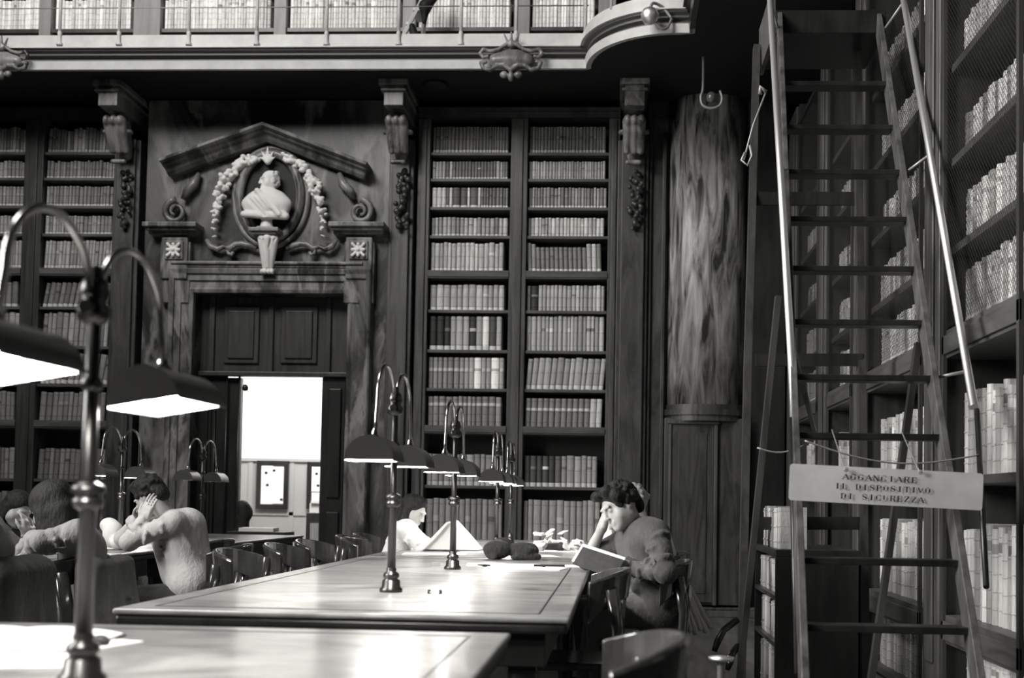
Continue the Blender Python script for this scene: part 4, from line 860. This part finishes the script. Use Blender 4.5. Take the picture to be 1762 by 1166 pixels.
MB().lathe([(0, 0), (.09, 0), (.09, .015), (.02, .03), (.017, .05), (.017, p.z-.02)], (p.x, p.y, 0)).build('post', M['iron'], st); MB().lathe([(0, p.z-.02), (.05, p.z-.015), (.055, p.z), (.0, p.z+.008)], (p.x, p.y, 0)).build('round_top', M['chrome'], st)
# ---------------------------------------------------------------- things on the tables
def sheet(pts, th, name, m, lab, cat, z=ZT_, group=None):
    P = [WZ(px, py, z+.001) for px, py in pts]; o = MB().prism(P, (0, 0, th)).build(name, m); return tag(o, lab, cat, group)
def rect_sheet(x, y, w_, d_, a, th, z=ZT_, lab='', name='paper_sheet', m='paper', cat='paper', group=None):
    R = Matrix.Translation((x, y, z+.001)) @ Matrix.Rotation(a, 4, 'Z'); return tag(MB().box((-w_/2, -d_/2, 0), (w_/2, d_/2, th), R).build(name, M[m]), lab, cat, group)
def openbook(x, y, w_, d_, a, lab, z=ZT_, hh=.02, name='open_book'):
    r = empty(name, (x, y, z), lab, 'book'); R = Matrix.Translation((x, y, z+.002)) @ Matrix.Rotation(a, 4, 'Z')
    MB().box((-w_/2-.006, -d_/2-.006, 0), (w_/2+.006, d_/2+.006, .003), R).build('cover', M['leather'], r)
    for sg in (-1, 1):
        n = 8; top_ = [(sg*w_/2*i/n, .004+hh*math.sin(math.pi*min(1, (.15+.85*i/n)))**.6*(1-.5*i/n)+.003) for i in range(n+1)]
        v = [R @ V((x_, -d_/2, z_)) for x_, z_ in top_]+[R @ V((sg*w_/2, -d_/2, .003)), R @ V((0, -d_/2, .003))]; MB().prism(v, R.to_3x3() @ V((0, d_, 0))).build('page_block', M['paper'], r)
    return r
openbook(-1.47, 2.72, .48, .36, .1, 'large open white volume at the left foreground behind the blurred lamp foot')
rect_sheet(-1.36, 2.42, .42, .24, .25, .004, lab='white sheet in the left foreground in front of the open volume')
rect_sheet(-1.27, 2.76, .2, .17, -.3, .003, lab='small white sheet just right of the foreground lamp foot')
p = WZ(172, 1112, ZT_); tag(MB().lathe([(0, 0), (.02, 0), (.024, .012), (.012, .022), (0, .024)], (p.x, p.y, ZT_+.004)).build('paperweight', M['ink']), 'small dark knob lying on the white sheet beside the foreground lamp', 'paperweight')
p = WZ(748, 1021, ZT_); cl = empty('metal_clip', p, 'tiny clip with two dark ends lying alone on the middle table', 'clip')
MB().bar(p+V((-.02, 0, .006)), p+V((.02, 0, .006)), .012, .004).build('bar', M['chrome'], cl)
for sx in (-1, 1): MB().lathe([(0, 0), (.006, 0), (.006, .014), (0, .016)], p+V((sx*.022, 0, 0)), 10).build('end_knob', M['ink'], cl)
rect_sheet(-.62, 6.55, .42, .3, .1, .003, lab='white sheet on the middle table in front of the black bag')
rect_sheet(-.42, 6.28, .3, .22, -.15, .003, lab='white sheet near the table edge left of the open book being read')
rect_sheet(-.26, 6.55, .3, .21, .3, .004, lab='white sheet on the table behind the book the man holds')
rect_sheet(-.98, 6.35, .05, .035, .2, .02, lab='small grey eraser right of the second lamp foot', name='eraser', m='gal', cat='eraser')
rect_sheet(-.36, 6.45, .17, .03, .1, .014, lab='dark slim case lying on the papers before the reading man', name='pencil_case', m='leather', cat='case')
rect_sheet(-.72, 6.42, .045, .07, .6, .01, lab='small dark phone on the white sheet by the black bag', name='phone', m='leather', cat='phone')
c = WZ(880, 962, ZT_); r3 = random.Random(4)
pr = [('e', (c.x-.09, c.y, ZT_+.06), (.09, .09, .06)), ('e', (c.x-.06, c.y+.05, ZT_+.08), (.07, .06, .055), dict(k=.01)), ('e', (c.x+.07, c.y+.02, ZT_+.055), (.1, .08, .055), dict(k=.008)), ('c', (c.x-.13, c.y-.03, ZT_+.03), (c.x-.1, c.y-.08, ZT_+.02), .03, .02, dict(k=.01)), ('c', (c.x+.02, c.y-.06, ZT_+.02), (c.x+.17, c.y-.03, ZT_+.02), .02, .02, dict(k=.02)), ('c', (c.x, c.y-.05, ZT_+.14), (c.x+.02, c.y-.06, ZT_+.03), .012, .012, dict(s=1, k=.01))]
for k in range(10): pr.append(('e', (c.x+r3.uniform(-.14, .14), c.y+r3.uniform(-.05, .05), ZT_+r3.uniform(.02, .09)), (.03, .025, .02), dict(k=.015)))
tag(sdf('bag', pr, .007, cloth('bag_cloth', .006, .015, 1.2)), 'slumped black bag on the table between the second lamp and the reading man', 'bag')
c = WZ(930, 948, ZT_); tag(sdf('umbrella', [('c', (c.x-.12, c.y-.05, ZT_+.03), (c.x+.14, c.y+.05, ZT_+.035), .018, .028), ('e', (c.x+.15, c.y+.05, ZT_+.035), (.03, .034, .034), dict(k=.01))], .007, M['leather']), 'dark rolled object lying behind the black bag', 'rolled case')
for i, (px, py, s_, lab) in enumerate(((948, 938, .11, 'crumpled white paper bag upright on the far table left of the reading man'), (975, 942, .1, 'low crumpled white paper nearest the reading man\'s forearm'), (925, 945, .07, 'small crumpled white paper left of the paper bag'))):
    c = WZ(px, py+6, ZT_); pr = []
    for k in range(16): pr.append(('b', (c.x+r3.uniform(-1, 1)*s_, c.y+r3.uniform(-.6, .6)*s_, ZT_+.02+r3.uniform(0, 1)*s_*(1.1 if i == 0 else .6)), (s_*.3, s_*.25, .004), .003, Matrix.Rotation(r3.uniform(-1.2, 1.2), 3, (r3.uniform(-1, 1), r3.uniform(-1, 1), .4)), dict(k=.006)))
    tag(sdf('crumpled_paper', pr, .007, M['paper']), lab, 'paper')
# the big propped white sheets in front of the woman in white
c = W(770, 930, 8.2); tent = [W(722, 945, 8.2), W(742, 925, 8.2), W(768, 898, 8.2), W(778, 896, 8.2), W(800, 920, 8.2), W(822, 946, 8.2)]
for p in tent: p.z = max(p.z, ZT_+.003)
bk = empty('propped_book', (c.x, 8.2, ZT_), 'large open white book propped up before the woman in white', 'book')
MB().prism(tent[:3]+[tent[2]+V((.01, 0, -.012)), tent[1]+V((.02, 0, -.012)), tent[0]+V((.03, 0, 0))], (0, .3, 0)).build('left_pages', M['paper'], bk)
MB().prism(tent[3:]+[tent[5]+V((-.03, 0, 0)), tent[4]+V((-.02, 0, -.01)), tent[3]+V((-.0, 0, -.014))], (0, .3, 0)).build('right_pages', M['paper'], bk)
MB().prism([tent[2]+V((0, 0, -.012)), tent[2], tent[3], tent[3]+V((0, 0, -.012))], (0, .3, 0)).build('spine', M['paper'], bk)
MB().prism([p+V((0, .02, 0)) for p in tent], (0, .012, 0)).build('standing_page', M['paper'], bk)
rect_sheet(-1.2, 7.75, .42, .3, .1, .003, lab='white sheet on the far table in front of the woman in white')
rect_sheet(-.9, 8.15, .34, .26, -.2, .003, lab='white sheet on the far table behind the second lamp')
rect_sheet(-.55, 7.7, .34, .25, .3, .003, lab='white sheet on the far table behind the black bag')
rect_sheet(-.4, 8.6, .4, .3, -.1, .004, lab='white sheet far back near the crumpled papers')
openbook(-3.25, 5.75, .42, .28, 1.5, 'open white book under the long-haired person\'s arm')
openbook(-3.4, 7.05, .42, .28, 1.4, 'open book on the table at the elbow of the man in the pale sweater')
c = WZ(188, 946, ZT_); tag(sdf('crumpled_paper', [('e', (c.x-.02, c.y+.1, ZT_+.1), (.07, .06, .09)), ('e', (c.x-.06, c.y+.12, ZT_+.16), (.06, .05, .05), dict(k=.02)), ('e', (c.x+.04, c.y+.06, ZT_+.05), (.06, .06, .05), dict(k=.02))], .008, M['paper']), 'crumpled white paper left of the pale-sweatered man\'s elbow', 'paper')
# side table by the doorway with papers
sx0, sx1 = W(398, 915, 11.5).x, W(495, 915, 11.5).x; sz = W(450, 914, 11.5).z
sdt = empty('side_desk', ((sx0+sx1)/2, 11.55, 0), 'narrow dark desk standing in the open doorway', 'desk')
MB().box((sx0, 11.35, sz-.05), (sx1, 11.75, sz)).build('desktop', M['woodblk'], sdt, bevel=.006)
for x in (sx0+.05, sx1-.05):
    for y in (11.4, 11.7): MB().box((x-.02, y-.02, 0), (x+.02, y+.02, sz-.05)).build('leg', M['woodblk'], sdt)
rect_sheet((sx0+sx1)/2-.02, 11.55, .34, .3, .1, .035, z=sz, lab='stack of white papers on the narrow desk in the doorway', name='paper_stack')
c = W(417, 885, 11.9); tag(sdf('hanging_coat', [('c', (c.x, c.y, c.z+.08), (c.x-.02, c.y, c.z-.6), .07, .1), ('e', (c.x+.03, c.y, c.z+.02), (.08, .06, .09), dict(k=.03))], .012, M['leather']), 'black coat hanging on the edge of the open door leaf', 'coat')
# far desk seen through right half of the doorway
a, b = W(530, 890, 14.6), W(600, 880, 14.6); tb = empty('far_cabinet', ((a.x+b.x)/2, 14.7, 0), 'dark cabinet with pale things on it, beyond the doorway at right', 'cabinet')
MB().box((a.x, 14.5, 0), (b.x, 14.9, b.z-.02)).build('body', M['wood'], tb, bevel=.01); MB().box((a.x+.06, 14.48, .1), (a.x+.3, 14.5, b.z-.15)).build('door', M['gal'], tb)
tag(MB().box((a.x+.03, 14.55, b.z-.02), (a.x+.2, 14.8, b.z+.1)).box((a.x+.05, 14.53, b.z+.1), (a.x+.17, 14.78, b.z+.13)).build('paper_pile', M['paper']), 'pale pile of papers on the cabinet beyond the doorway', 'paper')
# ---------------------------------------------------------------- people
def figure(lab, J, top, legs, hairm, vox=.008, folds=(), hair=(), female=False, sleeves=(1, 1), hands=(1, 1), shoes=True, slim=1.0, extra=(), hs=1.0, topname='sweater'):
    r = empty('person', (J['pelvis'].x, J['pelvis'].y, 0), lab, 'person')
    t = lambda p: tuple(p); R = frame(J['fwd'], J['up']); H = J['head']
    sh = J['sh']; el = J['el']; wr = J['wr']; pel = J['pelvis']; ch = J['chest']; hip = J['hip']; kn = J['kn']; an = J['an']; ax = (sh[1]-sh[0]).normalized()
    def torso(e, top_=True):
        P = []
        for s_ in (-1, 1):
            P.append(('c', t(pel+ax*s_*.075), t(ch+ax*s_*.085), .098*slim+e, .095*slim+e, dict(k=.05)))
        P += [('c', t(pel), t(ch), .105*slim+e, .1*slim+e, dict(k=.05)), ('c', t(sh[0]), t(sh[1]), .052+e, .052+e, dict(k=.06))]
        return P
    def arm(i, e, full=True, q=1.0):
        w_ = wr[i] if full else el[i]+(wr[i]-el[i])*q
        return [('c', t(sh[i]), t(el[i]), .05+e, .041+e, dict(k=.03)), ('c', t(el[i]), t(w_), .041+e, (.027 if full else .03)+e, dict(k=.02))]
    body = torso(-.034)+arm(0, -.004)+arm(1, -.004)
    nb = ch+(H-ch).normalized()*.02
    base = H-R @ V((0, 0.02, .07)); body += [('c', t(nb), t(base), .056, .052, dict(k=.03))]
    for i in (0, 1):
        body += [('c', t(hip[i]), t(kn[i]), .078, .055, dict(k=.03)), ('c', t(kn[i]), t(an[i]), .053, .036, dict(k=.02))]
        if hands[i]: d, n, th, cu = J['hand'][i]; body += hand_prims(wr[i], d, n, cu, .98, th)
    body += head_prims(H, R, hs, female)
    sdf('body', body, vox*.85, M['skin'], r)
    e = .014; tp = torso(e)
    for i in (0, 1): tp += arm(i, e-.002, sleeves[i] >= 1, sleeves[i]-.02 if sleeves[i] < 1 else 1)
    tp += [('c', t(pel-ax*.09), t(pel+ax*.09), .125*slim+e, .125*slim+e, dict(k=.05))]
    tp += [('c', t(a), t(b), r0, r1, dict(k=.02)) for a, b, r0, r1 in folds]
    tp += [('c', t(nb-(H-ch).normalized()*.02), t(nb+(H-ch).normalized()*.015), .075, .066, dict(k=.03))]+list(extra)
    q_ = random.Random(int(H.x*1000)); nt = ax.cross(ch-pel).normalized()
    def wrinkle(a, b, ru, rw, n, u_, w_, sp):
        for _ in range(n):
            t0 = q_.uniform(.05, .95); th0 = q_.uniform(0, 6.28); dt = q_.uniform(-.22, .22); s0 = q_.uniform(.6, 1)*sp; pp = []
            for j in range(4):
                th = th0+s0*j/3; c_ = a+(b-a)*min(1, max(0, t0+dt*j/3)); pp.append(c_+u_*(ru*math.cos(th))+w_*(rw*math.sin(th)))
            sg_ = dict(k=.016) if _ % 2 else dict(k=.014, s=1)
            for j in range(3): tp.append(('c', t(pp[j]), t(pp[j+1]), .006 if _ % 2 == 0 else .009, .006 if _ % 2 == 0 else .009, sg_))
    wrinkle(pel, ch, .175*slim, .118*slim, 22, ax, nt, 1.4)
    for i in (0, 1):
        if sleeves[i] < 1: continue
        for a_, b_, rr_ in ((sh[i], el[i], .062), (el[i], wr[i], .05)):
            dd = (b_-a_).normalized(); u_ = dd.orthogonal().normalized(); wrinkle(a_, b_, rr_, rr_, 9, u_, dd.cross(u_), 2.2)
    sdf(topname, tp, vox, top, r)
    lg = [('c', t(pel+ax*-.08), t(pel+ax*.08), .125, .125, dict(k=.05))]
    for i in (0, 1): lg += [('c', t(hip[i]), t(kn[i]), .098, .072, dict(k=.04)), ('c', t(kn[i]), t(an[i]+V((0, 0, .04))), .07, .055, dict(k=.03))]
    sdf('trousers', lg, vox*1.4, legs, r)
    if shoes:
        for i in (0, 1): d = J['foot']; sdf('shoe', [('c', t(an[i]+V((0, 0, -.03))-d*.03), t(an[i]+V((0, 0, -.045))+d*.15), .045, .036), ('c', t(an[i]), t(an[i]+V((0, 0, -.04))), .04, .045, dict(k=.02))], .01, M['leather'], r)
    if hair: sdf('hair', [('e', t(H+R @ V((0, -.022, .04))), (.085*hs, .1*hs, .084*hs), R)]+[(('e', t(H+R @ V(c_)), r_, R, dict(k=k_)) if len(q_) == 0 else ('c', t(H+R @ V(c_)), t(H+R @ V(q_[0])), r_[0], r_[1], dict(k=k_))) for c_, r_, k_, *q_ in hair]+[('e', t(H+R @ V((0, .07, -.02))), (.062, .05, .082), R, dict(s=1, k=.012))], vox*.8, hairm, r)
    return r
def curls(n, seed, rad=.017, lo=-.05, front=.6):
    q = random.Random(seed); out = []
    while len(out) < n:
        u = V((q.gauss(0, 1), q.gauss(0, 1), q.gauss(0, 1))).normalized()
        if u.z < lo/.1 or (u.y > front and u.z < .45): continue
        out.append(((u.x*.082, -.02+u.y*.097, .038+u.z*.086), (rad*q.uniform(.7, 1.3),)*3, .004))
    return out
Z = V((0, 0, 1))
# man with the book
J = dict(head=W(1066, 872, 5.97), fwd=(-.72, -.52, -.42), up=(-.42, .1, .9), pelvis=W(1128, 1040, 6.05), chest=W(1105, 930, 6.0),
 sh=[W(1128, 917, 5.83), W(1082, 925, 6.17)], el=[W(1146, 985, 5.64), W(1010, 962, 6.25)], wr=[W(1088, 978, 5.76), W(1036, 908, 6.1)],
 hip=[W(1120, 1050, 5.95), W(1120, 1050, 6.15)], kn=[W(1030, 1052, 5.92), W(1030, 1045, 6.2)], an=[V((-.05, 5.9, .08)), V((-.15, 6.2, .08))], foot=V((-1, 0, 0)),
 hand=[((-.85, .1, .1), (0, 1, .3), 1, .55), ((.25, -.35, .85), (.9, .1, .2), 1, .5)])
hr = curls(150, 2, .016)+[((-.05, .06, .1), (.035, .03, .03), .01), ((.02, .075, .105), (.04, .03, .028), .01), ((-.075, .03, .06), (.03, .035, .04), .01), ((.0, -.1, -.03), (.05, .03, .05), .02)]
sw = cloth('dark_sweater', .045, .075)
fl = [(W(1080, 960, 5.84), W(1120, 985, 5.8), .012, .02), (W(1085, 975, 5.85), W(1130, 1000, 5.8), .015, .02), (W(1110, 925, 5.79), W(1140, 960, 5.72), .01, .02), (W(1095, 1010, 5.9), W(1150, 1020, 5.9), .03, .03)]
figure('person with curly dark hair in a dark sweater, asleep-looking over an open book', J, sw, cloth('grey_trousers', .09), M['hair'], .007, fl, hr, sleeves=(1, .12), extra=[])
bq = empty('held_book', W(1030, 965, 5.72), 'dark-covered open book held up by the curly-haired reader', 'book')
q1 = [W(1003, 940, 5.8), W(1074, 963, 5.7), W(1056, 994, 5.66)]; q1.append(q1[0]+q1[2]-q1[1])
MB().prism(q1, (0, .004, 0)).build('front_cover', M['leather'], bq)
q2 = [W(1003, 936, 5.82), W(1076, 960, 5.72), W(1057, 990, 5.68)]; q2.append(q2[0]+q2[2]-q2[1]); MB().prism(q2, (0, .02, .004)).build('page_block', M['paper'], bq)
q3 = [p+V((.0, .03, .004)) for p in q1]; MB().prism(q3, (0, .004, 0)).build('back_cover', M['leather'], bq)
# person behind
J = dict(head=W(1087, 872, 6.95), fwd=(-.75, -.45, -.3), up=(-.2, 0, 1), pelvis=W(1140, 1020, 7.05), chest=W(1115, 925, 7.0), sh=[W(1125, 915, 6.83), W(1090, 918, 7.17)], el=[W(1062, 950, 6.75), W(1036, 945, 7.1)], wr=[W(1050, 915, 6.72), W(1052, 905, 7.0)],
 hip=[V((.25, 6.95, .52)), V((.25, 7.15, .52))], kn=[V((-.18, 6.95, .5)), V((-.18, 7.15, .5))], an=[V((-.15, 6.95, .08)), V((-.15, 7.15, .08))], foot=V((-1, 0, 0)), hand=[((.1, 0, 1), (1, 0, 0), 1, .5), ((.3, -.1, 1), (1, 0, 0), 1, .5)])
figure('person in a white shirt mostly hidden behind the curly-haired reader', J, cloth('white_shirt', .7, .75), cloth('dark_jeans', .04), M['hairl'], .009, (), curls(60, 8, .018), topname='shirt')
c = W(1165, 960, 6.75); b = W(1200, 1100, 6.75); b2 = W(1212, 1105, 6.75)
tag(sdf('white_coat', [('c', (c.x-.02, 7.05+.05*k, c.z+.02), (b.x-.06+.035*k, 6.98+.06*k, b.z+.02*(k % 2)), .02, .017, dict(k=.035)) for k in range(6)]+[('c', (c.x-.02, 7.05, c.z+.02), (c.x-.02, 7.3, c.z+.02), .03, .03, dict(k=.03))], .01, cloth('coat_white', .5, .6)), 'white coat draped down behind the reader with the curly hair', 'coat')
# woman in white
J = dict(head=W(711, 879, 8.6), fwd=(.8, -.35, -.45), up=(.35, 0, .9), pelvis=V((-1.68, 8.6, .56)), chest=W(696, 920, 8.6), sh=[W(700, 908, 8.79), W(698, 910, 8.43)], el=[W(735, 940, 8.85), W(728, 943, 8.36)], wr=[W(770, 938, 8.75), W(762, 944, 8.3)],
 hip=[V((-1.64, 8.7, .52)), V((-1.64, 8.5, .52))], kn=[V((-1.3, 8.7, .5)), V((-1.3, 8.5, .5))], an=[V((-1.3, 8.7, .08)), V((-1.3, 8.5, .08))], foot=V((1, 0, 0)), hand=[((1, -.1, -.1), (0, 0, -1), -1, .3), ((1, .1, -.1), (0, 0, -1), 1, .3)])
lh = [((0, -.06, -.05), (.06, .05), .02, (.02, -.06, -.2)), ((.06, -.015, -.0), (.036, .03), .015, (.1, .02, -.12)), ((.1, .02, -.12), (.03, .018), .015, (.12, .09, -.2)), ((-.05, -.02, -.02), (.03, .022), .015, (-.06, -.0, -.2)), ((0, .03, .1), (.05, .04, .03), .02)]
figure('person with long dark hair in a bright white blouse leaning over the far table', J, cloth('white_blouse', .78, .82), cloth('dark_skirt', .04), M['hair'], .009, (), lh, female=True, topname='blouse', slim=.9)
# man in pale sweater
J = dict(head=W(258, 853, 6.98), fwd=(-.75, .3, -.62), up=(-.45, 0, .9), pelvis=W(328, 1000, 7.0), chest=W(306, 915, 7.0), sh=[W(300, 898, 6.82), W(290, 893, 7.18)], el=[W(222, 932, 6.78), W(212, 926, 7.15)], wr=[W(246, 896, 6.82), W(240, 892, 7.08)],
 hip=[V((-2.6, 6.9, .52)), V((-2.6, 7.1, .52))], kn=[V((-3.05, 6.9, .5)), V((-3.05, 7.1, .5))], an=[V((-3.0, 6.9, .08)), V((-3.0, 7.1, .08))], foot=V((-1, 0, 0)), hand=[((.3, .05, .9), (.3, 1, -.1), 1, .18), ((.3, -.3, .9), (.8, -.5, 0), -1, .4)])
fl = [(W(300, 935, 6.84), W(348, 1000, 6.9), .02, .01), (W(290, 955, 6.86), W(335, 1005, 6.88), .02, .015), (W(310, 905, 6.8), W(352, 985, 6.95), .015, .01), (W(240, 905, 6.79), W(232, 925, 6.76), .03, .03), (W(300, 1000, 6.9), W(352, 1008, 6.95), .05, .045), (W(322, 905, 7.0), W(338, 985, 7.0), .115, .1), (W(290, 930, 7.0), W(305, 985, 7.0), .1, .1)]
figure('person in a pale sweater at the left table, head resting in one hand', J, cloth('pale_sweater', .42, .5), cloth('black_trousers', .02), M['hair'], .008, fl, curls(90, 12, .014)+[((0, -.08, -.03), (.06, .04, .06), .02), ((-.0, .04, .11), (.05, .05, .025), .02)])
# long-haired person
J = dict(head=W(88, 876, 5.5), fwd=(-.75, .45, -.45), up=(-.3, .1, .95), pelvis=W(140, 1050, 5.55), chest=W(142, 945, 5.5), sh=[W(135, 918, 5.32), W(128, 912, 5.68)], el=[W(70, 932, 5.25), W(60, 930, 5.75)], wr=[W(48, 958, 5.4), W(35, 950, 5.8)],
 hip=[V((-2.55, 5.4, .52)), V((-2.55, 5.6, .52))], kn=[V((-2.85, 5.4, .5)), V((-2.85, 5.6, .5))], an=[V((-2.85, 5.4, .08)), V((-2.85, 5.6, .08))], foot=V((-1, 0, 0)), hand=[((-.9, .3, -.2), (0, 0, -1), 1, .3), ((-.9, -.1, -.1), (0, 0, -1), -1, .3)])
lh = [((0, -.06, -.04), (.085, .07), .03, (.0, -.04, -.17)), ((.06, -.02, -.02), (.045, .04), .02, (.07, .03, -.2)), ((-.06, -.02, -.02), (.045, .04), .02, (-.06, .02, -.18)), ((0, -.03, .04), (.1, .115, .095), .02)]
figure('person with long black hair and grey top bent over the left table', J, cloth('grey_top', .2, .26), cloth('jeans', .1), M['hair'], .009, [(W(120, 915, 5.3), W(85, 930, 5.24), .02, .015)], lh, female=True, slim=.92)
tag(sdf('draped_jacket', [('b', (-2.45, 5.5, .62), (.03, .16, .18), .04), ('c', (-2.42, 5.34, .8), (-2.37, 5.32, .42), .035, .05, dict(k=.05)), ('c', (-2.41, 5.5, .78), (-2.36, 5.54, .4), .025, .04, dict(k=.03)), ('c', (-2.42, 5.66, .8), (-2.36, 5.7, .45), .03, .04, dict(k=.04)), ('c', (-2.39, 5.3, .44), (-2.37, 5.7, .44), .03, .03, dict(k=.04)), ('c', (-2.4, 5.42, .7), (-2.36, 5.6, .64), .014, .014, dict(k=.015))], .011, cloth('jacket_dark', .045, .08)), 'dark worn jacket hung over the long-haired person\'s chair', 'jacket')
# person across the left table
J = dict(head=W(30, 876, 7.5), fwd=(.72, -.45, -.5), up=(.3, 0, .95), pelvis=V((-4.6, 7.5, .6)), chest=W(-15, 925, 7.5), sh=[W(-5, 915, 7.68), W(0, 920, 7.32)], el=[W(30, 945, 7.7), W(42, 950, 7.2)], wr=[W(52, 930, 7.6), W(44, 920, 7.25)],
 hip=[V((-4.5, 7.6, .52)), V((-4.5, 7.4, .52))], kn=[V((-4.3, 7.6, .5)), V((-4.3, 7.4, .5))], an=[V((-4.3, 7.6, .08)), V((-4.3, 7.4, .08))], foot=V((1, 0, 0)), hand=[((.1, -.1, 1), (-1, 0, 0), -1, .5), ((-.1, .1, 1), (-1, 0, 0), 1, .5)])
figure('person in black facing the camera across the left table, head bent', J, cloth('black_top', .03, .05), cloth('black_jeans', .02), M['hair'], .01, (), [((0, -.06, -.04), (.08, .06), .03, (.0, -.05, -.12)), ((.055, -.01, 0), (.035, .03), .02, (.065, 0, -.12)), ((-.055, -.01, 0), (.035, .03), .02, (-.065, 0, -.12))], sleeves=(1, .6), shoes=False)
# person cut by the left edge
J = dict(head=W(-60, 850, 4.8), fwd=(-.85, .1, -.4), up=(-.3, 0, .95), pelvis=V((-2.64, 4.75, .58)), chest=W(-38, 945, 4.75), sh=[W(-28, 915, 4.57), W(-28, 910, 4.93)], el=[W(-75, 975, 4.5), W(-80, 960, 5.0)], wr=[W(-150, 960, 4.6), W(-150, 955, 4.9)],
 hip=[V((-2.64, 4.65, .52)), V((-2.64, 4.85, .52))], kn=[V((-2.92, 4.65, .5)), V((-2.92, 4.85, .5))], an=[V((-2.92, 4.65, .08)), V((-2.92, 4.85, .08))], foot=V((-1, 0, 0)), hand=[((-1, 0, -.1), (0, 0, -1), 1, .3), ((-1, 0, -.1), (0, 0, -1), -1, .3)])
figure('person at the very left edge of the photo, only a grey sleeve showing', J, cloth('mid_grey_top', .2, .26), cloth('black_jeans2', .02), M['hair'], .011, [(W(-20, 905, 4.75), W(-5, 945, 4.75), .06, .07)], curls(40, 3), shoes=False)
tag(sdf('black_coat', [('b', (-2.5, 4.75, .5), (.04, .17, .3), .05), ('c', (-2.5, 4.6, .8), (-2.44, 4.55, .35), .04, .07, dict(k=.08)), ('c', (-2.47, 4.78, .75), (-2.4, 4.8, .3), .03, .05, dict(k=.04)), ('c', (-2.5, 4.93, .75), (-2.42, 4.96, .35), .04, .05, dict(k=.06)), ('c', (-2.5, 4.6, .8), (-2.5, 4.9, .82), .07, .06, dict(k=.06))], .012, cloth('coat_black', .018, .03)), 'black coat over the chair at the lower left edge', 'coat')
